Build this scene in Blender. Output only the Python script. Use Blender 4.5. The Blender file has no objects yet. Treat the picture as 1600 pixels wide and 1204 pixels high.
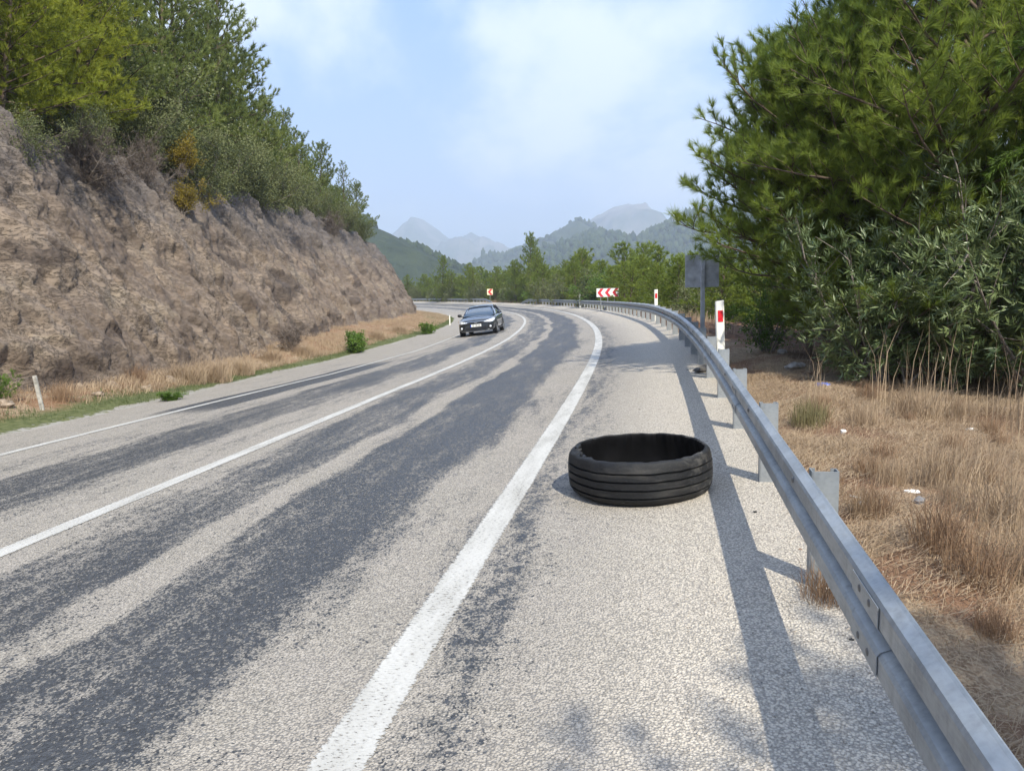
import bpy, bmesh, math, random
import numpy as np
from mathutils import Vector, Matrix
R_ = math.radians
scene = bpy.context.scene
COL = scene.collection

# ------------------------------------------------------------------ camera
PITCH, ROLL, CAMH, FPX = 0.12179, 0.02522, 1.70, 1202.0
cd = bpy.data.cameras.new('camera'); cam = bpy.data.objects.new('camera', cd); COL.objects.link(cam)
cam.location = (0, 0, CAMH)
cam.matrix_world = Matrix.Translation((0, 0, CAMH)) @ Matrix.Rotation(math.pi/2 - PITCH, 4, 'X') @ Matrix.Rotation(-ROLL, 4, 'Z')
cd.sensor_fit = 'HORIZONTAL'; cd.sensor_width = 36; cd.lens = 36*FPX/1600
cd.clip_start = 0.05; cd.clip_end = 30000
scene.camera = cam

# ------------------------------------------------------------------ light, sky, exposure
SUN_AZ = math.atan2(0.42, -0.91)          # direction towards the sun, from +Y clockwise
SUN_EL = R_(47)
sun_dir = Vector((math.sin(SUN_AZ)*math.cos(SUN_EL), math.cos(SUN_AZ)*math.cos(SUN_EL), math.sin(SUN_EL)))
ld = bpy.data.lights.new('sun', 'SUN'); ld.energy = 5.0; ld.angle = R_(0.7); ld.color = (1.0, 0.945, 0.81)
sun = bpy.data.objects.new('sun', ld); COL.objects.link(sun)
sun.rotation_euler = sun_dir.to_track_quat('Z', 'Y').to_euler()
world = bpy.data.worlds.new('World'); scene.world = world; world.use_nodes = True
wt = world.node_tree; wt.nodes.clear()
def wn(t, **k):
    n = wt.nodes.new(t)
    for a, b in k.items(): setattr(n, a, b)
    return n
SKY_STR = 0.115
wo = wn('ShaderNodeOutputWorld'); bg = wn('ShaderNodeBackground'); bg.inputs[1].default_value = SKY_STR
sky = wn('ShaderNodeTexSky', sky_type='NISHITA', sun_disc=False, sun_elevation=SUN_EL, sun_rotation=SUN_AZ)
sky.air_density = 1.0; sky.dust_density = 2.2; sky.ozone_density = 1.5; sky.altitude = 100
tc = wn('ShaderNodeTexCoord'); sep = wn('ShaderNodeSeparateXYZ'); wt.links.new(tc.outputs['Generated'], sep.inputs[0])
def wmath(op, a, b=None, clamp=False):
    n = wn('ShaderNodeMath', operation=op); n.use_clamp = clamp
    for i, v in enumerate((a, b)):
        if v is None: continue
        if isinstance(v, (int, float)): n.inputs[i].default_value = v
        else: wt.links.new(v, n.inputs[i])
    return n.outputs[0]
zc = wmath('ADD', wmath('MAXIMUM', sep.outputs[2], 0.0), 0.42)
cmb = wn('ShaderNodeCombineXYZ')
wt.links.new(wmath('DIVIDE', sep.outputs[0], zc), cmb.inputs[0]); wt.links.new(wmath('DIVIDE', sep.outputs[1], zc), cmb.inputs[1])
nz = wn('ShaderNodeTexNoise'); nz.inputs['Scale'].default_value = 1.7; nz.inputs['Detail'].default_value = 8; nz.inputs['Roughness'].default_value = 0.54
nz.inputs['Distortion'].default_value = 0.25
mp = wn('ShaderNodeMapping'); mp.inputs['Location'].default_value = (12.1, 0.3, 0.0); mp.inputs['Scale'].default_value = (1.0, 0.65, 1)
wt.links.new(cmb.outputs[0], mp.inputs[0]); wt.links.new(mp.outputs[0], nz.inputs[0])
rp = wn('ShaderNodeMapRange', interpolation_type='SMOOTHSTEP'); rp.inputs[1].default_value = 0.42; rp.inputs[2].default_value = 0.58
wt.links.new(nz.outputs[0], rp.inputs[0])
# hazy blue air under the clouds, paler towards the horizon
gr = wn('ShaderNodeMapRange', interpolation_type='SMOOTHSTEP'); gr.inputs[1].default_value = -0.02; gr.inputs[2].default_value = 0.5
wt.links.new(sep.outputs[2], gr.inputs[0])
hz = wn('ShaderNodeMix', data_type='RGBA'); hz.inputs[6].default_value = (2.9, 4.5, 7.3, 1); hz.inputs[7].default_value = (1.5, 3.25, 7.4, 1)
wt.links.new(gr.outputs[0], hz.inputs[0])
m0 = wn('ShaderNodeMix', data_type='RGBA'); m0.inputs[0].default_value = 0.9
wt.links.new(sky.outputs[0], m0.inputs[6]); wt.links.new(hz.outputs[2], m0.inputs[7])
m1 = wn('ShaderNodeMix', data_type='RGBA'); m1.inputs[7].default_value = (6.5, 7.1, 8.0, 1)
wt.links.new(wmath('MULTIPLY', wmath('MULTIPLY', rp.outputs[0], 0.93), wmath('MULTIPLY', sep.outputs[2], 9.0, True)), m1.inputs[0]); wt.links.new(m0.outputs[2], m1.inputs[6])
wt.links.new(m1.outputs[2], bg.inputs[0]); wt.links.new(bg.outputs[0], wo.inputs[0])
scene.view_settings.view_transform = 'Standard'; scene.view_settings.look = 'None'
scene.view_settings.exposure = 0.56; scene.view_settings.gamma = 1.0
scene.cycles.max_bounces = 7; scene.cycles.transparent_max_bounces = 12; scene.cycles.volume_bounces = 1
scene.cycles.transmission_bounces = 4

# ------------------------------------------------------------------ helpers: geometry
def _hash(ix, iy, iz, seed):
    h = (ix*374761393 + iy*668265263 + iz*2147483647 + seed*1274126177) & 0xffffffff
    h = ((h ^ (h >> 13))*1274126177) & 0xffffffff
    h = (h ^ (h >> 16)) & 0xffffffff
    return h/4294967295.0
def vnoise(p, seed=0):
    p = np.asarray(p, float); i = np.floor(p).astype(np.int64); f = p-i; u = f*f*f*(f*(f*6-15)+10)
    r = 0
    for dx in (0, 1):
        wx = u[:, 0] if dx else 1-u[:, 0]
        for dy in (0, 1):
            wy = u[:, 1] if dy else 1-u[:, 1]
            for dz in (0, 1):
                wz = u[:, 2] if dz else 1-u[:, 2]
                r = r + wx*wy*wz*_hash(i[:, 0]+dx, i[:, 1]+dy, i[:, 2]+dz, seed)
    return r*2-1
def fbm(p, octv=4, seed=0, gain=0.5, ridge=False):
    a = 1; s = 0; p = np.asarray(p, float).copy()
    for o in range(octv):
        n = vnoise(p, seed+o*17)
        if ridge: n = 1-2*np.abs(n)
        s = s + a*n; a *= gain; p = p*2.03+11.3
    return s
def mesh_np(name, V, F, mats, tint=None, uv=None, smooth=False):
    """V (n,3); F (m,k) index array, or a list of such arrays with equal vertex pool"""
    me = bpy.data.meshes.new(name); V = np.asarray(V, np.float32)
    Fs = F if isinstance(F, list) else [F]
    Fs = [np.asarray(q, np.int32) for q in Fs if len(q)]
    me.vertices.add(len(V)); me.vertices.foreach_set('co', V.ravel())
    lo = np.concatenate([q.ravel() for q in Fs]); cnt = np.concatenate([np.full(len(q), q.shape[1]) for q in Fs])
    me.loops.add(len(lo)); me.loops.foreach_set('vertex_index', lo)
    me.polygons.add(len(cnt)); st = np.concatenate([[0], np.cumsum(cnt)[:-1]])
    me.polygons.foreach_set('loop_start', st.astype(np.int32))
    if smooth: me.polygons.foreach_set('use_smooth', np.ones(len(cnt), bool))
    if tint is not None:
        at_ = me.attributes.new('tint', 'FLOAT', 'POINT'); at_.data.foreach_set('value', np.asarray(tint, np.float32))
    if uv is not None:
        ul = me.uv_layers.new(name='UVMap'); ul.data.foreach_set('uv', np.asarray(uv, np.float32)[lo].ravel())
    me.update(calc_edges=True); me.validate()
    for m in (mats if isinstance(mats, (list, tuple)) else [mats]): me.materials.append(m)
    return me
def link(name, me, parent=None, loc=None, rot=None):
    o = bpy.data.objects.new(name, me); COL.objects.link(o)
    if parent is not None: o.parent = parent
    if loc is not None: o.location = loc
    if rot is not None: o.rotation_euler = rot
    return o
def tag(o, label=None, cat=None, group=None, kind=None):
    if label: o['label'] = label
    if cat: o['category'] = cat
    if group: o['group'] = group
    if kind: o['kind'] = kind
    return o
def empty(name, loc, rz, label, cat, group=None):
    o = bpy.data.objects.new(name, None); COL.objects.link(o); o.location = loc; o.rotation_euler = (0, 0, rz)
    o.empty_display_size = 0.2
    return tag(o, label, cat, group)
def copy_tree(o, parent=None):
    c = o.copy(); COL.objects.link(c); c.parent = parent
    for ch in list(o.children): copy_tree(ch, c)
    return c
class MB:
    def __init__(s): s.V = []; s.F = []; s.n = 0
    def add(s, V, F):
        V = [tuple(v) for v in V]; s.V += V; s.F += [tuple(i+s.n for i in f) for f in F]; s.n += len(V)
    def box(s, c, d, M=None):
        x, y, z = [q/2 for q in d]
        P = [Vector((a*x, b*y, e*z)) for a in (-1, 1) for b in (-1, 1) for e in (-1, 1)]
        if M: P = [M @ p for p in P]
        s.add([p+Vector(c) for p in P], [(0, 1, 3, 2), (4, 6, 7, 5), (0, 4, 5, 1), (2, 3, 7, 6), (0, 2, 6, 4), (1, 5, 7, 3)])
    def prism(s, poly, h, M):
        n = len(poly); a = [M @ Vector((p[0], p[1], 0)) for p in poly]; b = [M @ Vector((p[0], p[1], h)) for p in poly]
        s.add(a+b, [tuple(range(n))[::-1], tuple(range(n, 2*n))]+[(i, (i+1) % n, n+(i+1) % n, n+i) for i in range(n)])
    def tube(s, pts, rad, n=7, cap=True):
        pts = [Vector(p) for p in pts]; base = s.n; V = []; F = []
        up = Vector((0.3, 0.2, 0.93))
        for i, p in enumerate(pts):
            d = (pts[min(i+1, len(pts)-1)]-pts[max(i-1, 0)]).normalized()
            a = d.cross(up)
            if a.length < 1e-3: a = d.cross(Vector((1, 0, 0)))
            a.normalize(); b = d.cross(a); r = rad[i] if hasattr(rad, '__len__') else rad
            for k in range(n):
                t = 2*math.pi*k/n; V.append(p+a*(r*math.cos(t))+b*(r*math.sin(t)))
        for i in range(len(pts)-1):
            for k in range(n): F.append((i*n+k, i*n+(k+1) % n, (i+1)*n+(k+1) % n, (i+1)*n+k))
        if cap: F.append(tuple(range(n))[::-1]); F.append(tuple((len(pts)-1)*n+k for k in range(n)))
        s.add(V, F)
    def lathe(s, prof, n, M=None, closed=False):
        V = []; F = []; m = len(prof)
        for k in range(n):
            t = 2*math.pi*k/n
            for r, z in prof:
                v = Vector((r*math.cos(t), r*math.sin(t), z)); V.append(M @ v if M else v)
        for k in range(n):
            for j in range(m if closed else m-1):
                a = k*m+j; b = k*m+(j+1) % m; c = ((k+1) % n)*m+(j+1) % m; d = ((k+1) % n)*m+j; F.append((a, d, c, b))
        s.add(V, F)
    def mesh(s, name, mat, smooth=False):
        me = bpy.data.meshes.new(name); me.from_pydata(s.V, [], s.F)
        for m in (mat if isinstance(mat, (list, tuple)) else [mat]): me.materials.append(m)
        if smooth: me.polygons.foreach_set('use_smooth', [True]*len(me.polygons))
        me.update(); return me
    def build(s, name, mat, parent=None, smooth=False, bevel=0):
        o = link(name, s.mesh(name, mat, smooth), parent)
        if bevel:
            b = o.modifiers.new('bevel', 'BEVEL'); b.width = bevel; b.segments = 2; b.limit_method = 'ANGLE'
        return o

# ------------------------------------------------------------------ helpers: materials
class NT:
    def __init__(s, name):
        s.m = bpy.data.materials.new(name); s.m.use_nodes = True; s.t = s.m.node_tree; s.t.nodes.clear()
        s.out = s.n('ShaderNodeOutputMaterial'); s.coords = {}
    def n(s, typ, **k):
        q = s.t.nodes.new(typ)
        for a, b in k.items(): setattr(q, a, b)
        return q
    def l(s, v, inp):
        if isinstance(v, (int, float)):
            inp.default_value = v
        elif isinstance(v, (tuple, list)):
            inp.default_value = tuple(v)+((1,) if len(v) == 3 and len(inp.default_value) == 4 else ())
        else: s.t.links.new(v, inp)
    def math(s, op, a, b=0.0, c=None, clamp=False):
        q = s.n('ShaderNodeMath', operation=op); q.use_clamp = clamp; s.l(a, q.inputs[0]); s.l(b, q.inputs[1])
        if c is not None: s.l(c, q.inputs[2])
        return q.outputs[0]
    def mix(s, f, a, b, blend='MIX'):
        q = s.n('ShaderNodeMix', data_type='RGBA', blend_type=blend); s.l(f, q.inputs[0]); s.l(a, q.inputs[6]); s.l(b, q.inputs[7]); return q.outputs[2]
    def coord(s, kind='Object', scale=(1, 1, 1), rot=(0, 0, 0), loc=(0, 0, 0)):
        c = s.n('ShaderNodeTexCoord').outputs[kind]
        m = s.n('ShaderNodeMapping'); s.t.links.new(c, m.inputs[0]); m.inputs['Scale'].default_value = scale; m.inputs['Rotation'].default_value = rot; m.inputs['Location'].default_value = loc
        return m.outputs[0]
    def noise(s, co, scale, detail=3, rough=0.55, dist=0):
        q = s.n('ShaderNodeTexNoise'); s.t.links.new(co, q.inputs[0]); q.inputs['Scale'].default_value = scale; q.inputs['Detail'].default_value = detail
        q.inputs['Roughness'].default_value = rough; q.inputs['Distortion'].default_value = dist; return q.outputs[0]
    def voro(s, co, scale, feature='F1', rand=1.0):
        q = s.n('ShaderNodeTexVoronoi', feature=feature); s.t.links.new(co, q.inputs['Vector']); q.inputs['Scale'].default_value = scale
        q.inputs['Randomness'].default_value = rand; return q
    def ramp(s, f, stops, interp='LINEAR'):
        q = s.n('ShaderNodeValToRGB'); s.l(f, q.inputs[0]); e = q.color_ramp; e.interpolation = interp
        while len(e.elements) < len(stops): e.elements.new(0.5)
        for el, (p, c) in zip(e.elements, stops):
            el.position = p; el.color = (c, c, c, 1) if isinstance(c, (int, float)) else tuple(c)+(1,)
        return q.outputs[0]
    def rng(s, f, a, b, c=0.0, d=1.0, smooth=True):
        q = s.n('ShaderNodeMapRange', interpolation_type='SMOOTHSTEP' if smooth else 'LINEAR'); s.l(f, q.inputs[0])
        for i, v in enumerate((a, b, c, d)): s.l(v, q.inputs[i+1])
        return q.outputs[0]
    def bump(s, h, strength=0.5, dist=0.02, normal=None):
        q = s.n('ShaderNodeBump'); q.inputs['Strength'].default_value = strength; q.inputs['Distance'].default_value = dist; s.l(h, q.inputs['Height'])
        if normal is not None: s.t.links.new(normal, q.inputs['Normal'])
        return q.outputs[0]
    def bsdf(s, color, rough=0.8, metal=0.0, spec=0.5, normal=None, coat=0):
        q = s.n('ShaderNodeBsdfPrincipled'); s.l(color, q.inputs['Base Color']); s.l(rough, q.inputs['Roughness']); s.l(metal, q.inputs['Metallic'])
        q.inputs['Specular IOR Level'].default_value = spec
        if coat: q.inputs['Coat Weight'].default_value = coat
        if normal is not None: s.t.links.new(normal, q.inputs['Normal'])
        return q.outputs[0]
    def done(s, sh, vol=None):
        if sh is not None: s.t.links.new(sh, s.out.inputs[0])
        if vol is not None: s.t.links.new(vol, s.out.inputs[1])
        return s.m
def simple(name, col, rough=0.6, metal=0.0, spec=0.5, nscale=20, namp=0.15, bump=0.0, coat=0):
    t = NT(name); co = t.coord('Object')
    f = t.noise(co, nscale, 4); c = t.mix(t.rng(f, 0.3, 0.7), tuple(x*(1-namp) for x in col), tuple(min(1, x*(1+namp)) for x in col))
    nb = t.bump(f, bump, 0.01) if bump else None
    return t.done(t.bsdf(c, rough, metal, spec, nb, coat))
def leafmat(name, lo, hi, trans=0.35, rough=0.5, objvar=0.25, spec=0.3):
    t = NT(name); a = t.n('ShaderNodeAttribute', attribute_name='tint').outputs['Fac']
    oi = t.n('ShaderNodeObjectInfo').outputs['Random']
    f = t.math('ADD', t.math('MULTIPLY', a, 1-objvar), t.math('MULTIPLY', oi, objvar), clamp=True)
    big = t.noise(t.coord('Object'), 0.9, 2)
    f = t.math('ADD', f, t.math('MULTIPLY', t.math('SUBTRACT', big, 0.5), 0.9), clamp=True)
    c = t.mix(f, lo, hi)
    d = t.bsdf(c, rough, 0, spec)
    tr = t.n('ShaderNodeBsdfTranslucent'); t.l(t.mix(0.5, c, (c if False else hi)), tr.inputs[0])
    mx = t.n('ShaderNodeMixShader'); mx.inputs[0].default_value = trans
    t.t.links.new(d, mx.inputs[1]); t.t.links.new(tr.outputs[0], mx.inputs[2])
    return t.done(mx.outputs[0])

# ------------------------------------------------------------------ the road's line in plan, its grade and its banking
KS = [0.0, 9.25, 18.5, 27.76, 37.01, 48.57, 62.45, 78.64, 97.14, 120.27, 150.34]
KK = [-0.0026, 0.00349, 0.00597, 0.00409, 0.00235, 0.00297, 0.00426, 0.00486, 0.00472, 0.00442, 0.00415]
KG = [0.01863, 0.01618, 0.00064, -0.0081, -0.00924, -0.00897, -0.00691, -0.00444, -0.00142, 0.00051, 0.00098]
KB = [0.0113, 0.0416, 0.0751, 0.093, 0.0926, 0.0905, 0.0886, 0.086, 0.0872, 0.0862, 0.0857]
DS = 0.25
SS = np.arange(-30, 215, DS); I0 = int(30/DS)
def _cum(a):
    c = np.concatenate([[0], np.cumsum(a[:-1])])*DS; return c-c[I0]
kk = np.interp(SS, KS, KK); kk[SS < 0] = 0
TH = 0.18176-_cum(kk); PX = -1.1245+_cum(np.sin(TH)); PY = _cum(np.cos(TH)); PZ = _cum(np.interp(SS, KS, KG)*np.where(SS < 0, 0.3, 1)); PB = np.interp(SS, KS, KB)
TW = 3.337
ES = [-30, 9, 12, 22, 35, 56, 82, 215]; ET = [-8.2, -8.2, -8.3, -9.8, -10.1, -9.5, -8.9, -8.9]
CS = [-30, 0, 14, 17, 21, 32, 41, 53, 70, 98, 130, 215]; CT = [-11.6, -11.2, -10.9, -11.0, -11.7, -13.3, -14.2, -14.7, -14.0, -12.3, -12, -12]
def edge(s): return np.interp(s, ES, ET)
def cbase(s): return np.interp(s, CS, CT)
def gz(s, t):
    """ground height at station s, lateral t (right of the right edge line)"""
    s = np.asarray(s, float); t = np.asarray(t, float)
    b = np.interp(s, SS, PB); z = np.interp(s, SS, PZ); e = edge(s)
    r = z+b*np.clip(t, e, 0)+b*1.77*np.clip(t, 0, 1.95)
    r = r+0.13*np.clip(e-t, 0, 7)
    r = r-0.02*np.clip(t-2.0, 0, 4)
    fall = np.interp(s, [0, 14, 26, 50, 215], [0.10, 0.14, 0.25, 0.42, 0.42])
    r = r-fall*np.clip(t-np.interp(s, [0, 20, 40, 215], [7.5, 6, 3.4, 3.2]), 0, 60)
    return r
def pos(s, t, dz=0.0):
    a = float(np.interp(s, SS, TH)); return Vector((float(np.interp(s, SS, PX))+math.cos(a)*t, float(np.interp(s, SS, PY))-math.sin(a)*t, float(gz(s, t))+dz))
def head(s): return float(np.interp(s, SS, TH))        # heading, clockwise from +Y
def grid_st(sv, tv):
    S, T = np.meshgrid(sv, tv, indexing='ij'); a = np.interp(S, SS, TH)
    X = np.interp(S, SS, PX)+np.cos(a)*T; Y = np.interp(S, SS, PY)-np.sin(a)*T
    return S, T, X, Y
def gridF(n, m):
    i = np.arange(n-1)[:, None]*m+np.arange(m-1)[None, :]; i = i.ravel()
    return np.stack([i, i+m, i+m+1, i+1], 1)
def at(u, v, Y):
    """world point seen at photo pixel (u, v), at depth Y ahead"""
    A = u-800; B = 602-v; a = A*math.cos(ROLL)+B*math.sin(ROLL); b = -A*math.sin(ROLL)+B*math.cos(ROLL)
    d = Vector((a/FPX, math.cos(PITCH)+b/FPX*math.sin(PITCH), -math.sin(PITCH)+b/FPX*math.cos(PITCH)))
    return Vector((0, 0, CAMH))+d*(Y/d.y)
def to_st(x, y):
    i = np.argmin((PX-x)**2+(PY-y)**2); return SS[i], (x-PX[i])*math.cos(TH[i])-(y-PY[i])*math.sin(TH[i])
def vrough(s, t):
    s = np.asarray(s, float); t = np.asarray(t, float)*np.ones_like(s); P2 = np.stack([s.ravel(), t.ravel(), np.zeros(s.size)], 1)
    r = (fbm(P2*1.6, 4, 5)*0.05+fbm(P2*0.35, 2, 9)*0.10).reshape(s.shape)
    return r*(np.clip((t-2.1)/0.6, 0, 1)+np.clip((edge(s)-0.3-t)/0.8, 0, 1))
def ground(x, y):
    s, t = to_st(x, y); return float(gz(s, t))+float(vrough(np.array([s]), np.array([t]))[0])

# ------------------------------------------------------------------ ground materials
def ground_mat(name, chip_lo, chip_hi, tar, dark_fn, chip_scale=95, bumpd=0.006, wear=0.0):
    t = NT(name); uv = t.coord('UV'); sp = t.n('ShaderNodeSeparateXYZ'); t.t.links.new(uv, sp.inputs[0])
    S, T = sp.outputs[0], sp.outputs[1]
    D = dark_fn(t, uv, S, T)
    vo = t.voro(uv, chip_scale); rnd = t.n('ShaderNodeSeparateColor'); t.t.links.new(vo.outputs['Color'], rnd.inputs[0])
    vd = t.math('MULTIPLY', vo.outputs['Distance'], 1.0)
    vo2 = t.voro(uv, chip_scale*0.55); rnd2 = t.n('ShaderNodeSeparateColor'); t.t.links.new(vo2.outputs['Color'], rnd2.inputs[0])
    big = t.noise(uv, 1.3, 5, 0.6); mid = t.noise(uv, 9, 4, 0.6)
    chip = t.mix(rnd.outputs[1], chip_lo, chip_hi)
    chip = t.mix(t.rng(rnd2.outputs[1], 0.0, 1.0, 0, 0.35), chip, tuple(x*0.62 for x in chip_lo))
    chip = t.mix(t.rng(mid, 0.35, 0.7, 0, 0.22), chip, tuple(x*0.80 for x in chip_lo))
    chip = t.mix(t.rng(big, 0.4, 0.65, 0, 0.3), chip, (0.40, 0.355, 0.31))
    th = t.math('ADD', t.math('MULTIPLY', rnd.outputs[0], 0.55), t.math('MULTIPLY', rnd2.outputs[0], 0.45))
    # a chip is lost in the tar where its value falls under the local amount of tar
    m = t.rng(t.math('SUBTRACT', D, th), -0.05, 0.05)
    gap = t.rng(vd, 0.45, 0.75, 0, 0.5)
    m = t.math('MAXIMUM', m, gap)
    tarc = t.mix(rnd2.outputs[2], tar, tuple(x*1.7 for x in tar))
    chip = t.mix(t.rng(D, 0.15, 0.62, 0, 0.62), chip, (0.125, 0.122, 0.118)); chip = t.mix(t.math('MULTIPLY', t.rng(T, 0.4, 1.4, 0, 0.75), rnd.outputs[2]), chip, (0.70, 0.62, 0.51))
    tarc = t.mix(t.rng(T, 0.6, 1.4, 0, .35), tarc, (0.16, 0.145, 0.13))
    c = t.mix(m, chip, tarc)
    h = t.math('SUBTRACT', t.math('SUBTRACT', 1.0, vd), t.math('MULTIPLY', m, 0.8))
    nb = t.bump(h, 0.75, bumpd)
    rg = t.mix(m, (0.85, 0.85, 0.85), (0.52, 0.52, 0.52))
    return t.done(t.bsdf(c, rg, 0, 0.35, nb))
def road_dark(t, uv, S, T):
    x = t.math('DIVIDE', t.math('ADD', T, 8.5), 10.5)              # t -8.5..2 -> 0..1
    def q(v): return (v+8.5)/10.5
    wig = t.math('MULTIPLY', t.math('SUBTRACT', t.noise(t.coord('UV', (0.22, 0.6, 1)), 1.0, 3, 0.6), 0.5), 0.075)
    x = t.math('ADD', x, wig)
    base = t.ramp(x, [(q(-8.4), .10), (q(-6.75), .14), (q(-6.5), .22), (q(-5.5), .26), (q(-5.3), .60), (q(-4.3), .66), (q(-4.0), .16), (q(-3.1), .20),
                      (q(-2.95), .54), (q(-2.15), .62), (q(-2.04), .22), (q(-1.82), .16), (q(-1.72), .70), (q(-0.80), .76), (q(-0.52), .24), (q(-0.3), .10),
                      (q(0.06), .20), (q(0.12), .46), (q(0.30), .38), (q(0.5), .26), (q(0.9), .12), (q(1.4), .04)])
    st = t.noise(t.coord('UV', (0.28, 2.2, 1)), 1.0, 6, 0.68, 0.4)      # long streaks
    st2 = t.noise(t.coord('UV', (1.2, 5.5, 1), loc=(4, 2, 0)), 1.0, 5, 0.65, 0.3)
    blot = t.noise(uv, 10, 4, 0.65)
    a = t.math('ADD', base, t.math('MULTIPLY', t.math('SUBTRACT', st, 0.5), 1.35))
    a = t.math('ADD', a, t.math('MULTIPLY', t.math('SUBTRACT', st2, 0.5), 0.8))
    a = t.math('ADD', a, t.math('MULTIPLY', t.math('SUBTRACT', blot, 0.5), t.rng(T, 0.0, 0.1, 0.65, 1.3)))
    # old repair strip beside the left edge line
    w = t.math('ADD', T, t.math('MULTIPLY', t.math('SUBTRACT', st, 0.5), 0.5))
    patch = t.math('MULTIPLY', t.math('MULTIPLY', t.rng(w, -7.15, -7.0), t.rng(w, -5.85, -6.0)), t.math('MULTIPLY', t.rng(S, 10.2, 13.0), t.rng(S, 25, 19)))
    a = t.math('MAXIMUM', a, t.math('MULTIPLY', patch, 0.98))
    a = t.math('MULTIPLY', a, t.rng(T, 1.2, 0.2, 0.25, 1.0))
    return t.math('MAXIMUM', t.rng(a, 0.10, 0.80, 0.03, 0.76, smooth=False), 0.03)
M_road = ground_mat('chip_seal_asphalt', (0.30, 0.268, 0.226), (0.49, 0.44, 0.372), (0.038, 0.040, 0.044), road_dark)
def gravel_dark(t, uv, S, T): return t.math('MULTIPLY', t.noise(uv, 30, 3), 0.20)

def blend_ground():
    """verges: gravel, dry grass litter, soil, green strip, by distance from the road"""
    t = NT('verge_ground'); uv = t.coord('UV'); sp = t.n('ShaderNodeSeparateXYZ'); t.t.links.new(uv, sp.inputs[0]); S, T = sp.outputs[0], sp.outputs[1]
    n1 = t.noise(uv, 1.1, 5, 0.62); n2 = t.noise(uv, 7, 5, 0.65); n3 = t.noise(uv, 45, 3, 0.6)
    straw = t.mix(t.rng(n2, 0.3, 0.7), (0.14, 0.085, 0.052), (0.33, 0.235, 0.15))
    straw = t.mix(t.rng(n3, 0.35, 0.75), straw, (0.42, 0.325, 0.215))
    straw = t.mix(t.rng(n1, 0.46, 0.60, 0, .85), straw, (0.19, 0.105, 0.065))
    vo = t.voro(uv, 60); rc = t.n('ShaderNodeSeparateColor'); t.t.links.new(vo.outputs['Color'], rc.inputs[0])
    grav = t.mix(rc.outputs[0], (0.30, 0.27, 0.235), (0.56, 0.51, 0.455)); grav = t.mix(t.rng(vo.outputs['Distance'], 0.45, 0.75, 0, .7), grav, (0.10, 0.09, 0.08))
    tt = t.math('ADD', T, t.math('MULTIPLY', t.math('SUBTRACT', n2, 0.5), 0.9))
    c = t.mix(t.rng(tt, 1.95, 2.2), grav, straw)
    litter = t.mix(t.rng(n2, 0.35, 0.65), (0.062, 0.038, 0.024), (0.16, 0.085, 0.05))
    c = t.mix(t.rng(t.math('ADD', tt, t.math('MULTIPLY', t.math('SUBTRACT', S, 9), 0.16)), 3.9, 4.9), c, litter)
    green = t.mix(t.rng(n2, 0.35, 0.65), (0.08, 0.095, 0.035), (0.15, 0.16, 0.07))
    lf = t.math('SUBTRACT', 0.0, T)
    e = t.n('ShaderNodeAttribute', attribute_name='tint').outputs['Fac']      # metres beyond the asphalt's left edge
    ee = t.math('ADD', e, t.math('MULTIPLY', t.math('SUBTRACT', n2, 0.5), 0.8))
    left = t.mix(t.rng(ee, 0.0, 0.15), (0.36, 0.335, 0.30), green)
    rust = t.mix(t.rng(n3, 0.35, 0.7), (0.17, 0.085, 0.045), (0.34, 0.225, 0.14))
    ee = t.math('SUBTRACT', ee, t.rng(S, 50, 85, 0, 2.4))
    left = t.mix(t.rng(ee, 0.55, 1.1), left, t.mix(t.rng(n1, 0.4, 0.6), straw, rust))
    c = t.mix(t.rng(lf, 4.0, 4.01), c, left)
    h = t.math('ADD', t.math('MULTIPLY', n3, 0.5), t.math('MULTIPLY', n2, 1.0))
    return t.done(t.bsdf(c, 0.95, 0, 0.15, t.bump(h, 1.0, 0.05)))
M_verge = blend_ground()

def paint_mat():
    t = NT('worn_white_road_paint'); uv = t.coord('UV'); sp = t.n('ShaderNodeSeparateXYZ'); t.t.links.new(uv, sp.inputs[0])
    V = sp.outputs[1]                                   # -1..1 across the line
    n = t.noise(t.coord('UV', (22, 0.9, 1)), 1.0, 4, 0.7); n2 = t.noise(t.coord('UV', (90, 4.0, 1)), 1.0, 3, 0.7); n3 = t.noise(t.coord('UV', (1.4, 0.6, 1)), 1, 3)
    ed = t.math('ADD', t.math('ABSOLUTE', V), t.math('ADD', t.math('MULTIPLY', t.math('SUBTRACT', n, 0.5), 0.5), t.math('MULTIPLY', t.math('SUBTRACT', n2, 0.5), 0.7)))
    al = t.rng(ed, 1.0, 0.86)
    pit = t.rng(t.math('ADD', n2, t.math('MULTIPLY', n3, 0.3)), 0.74, 0.82, 1, 0.10)
    al = t.math('MULTIPLY', al, pit)
    c = t.mix(t.rng(n3, 0.35, 0.7), (0.51, 0.495, 0.46), (0.40, 0.385, 0.35)); c = t.mix(t.rng(n2, 0.42, 0.70, 0, 0.65), c, (0.33, 0.31, 0.285))
    sh = t.bsdf(c, 0.7, 0, 0.4, t.bump(n2, 0.5, 0.004)); tr = t.n('ShaderNodeBsdfTransparent')
    mx = t.n('ShaderNodeMixShader'); t.l(al, mx.inputs[0]); t.t.links.new(tr.outputs[0], mx.inputs[1]); t.t.links.new(sh, mx.inputs[2])
    return t.done(mx.outputs[0])
M_paint = paint_mat()

# ------------------------------------------------------------------ ground, road, painted lines
def seq(*seg):
    out = []
    for a, b, d in seg: out += list(np.arange(a, b, d))
    return np.array(out+[seg[-1][1]])
sv = seq((-30, 0, 1.0), (0, 25, 0.25), (25, 60, 0.6), (60, 214, 2.0))
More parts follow.
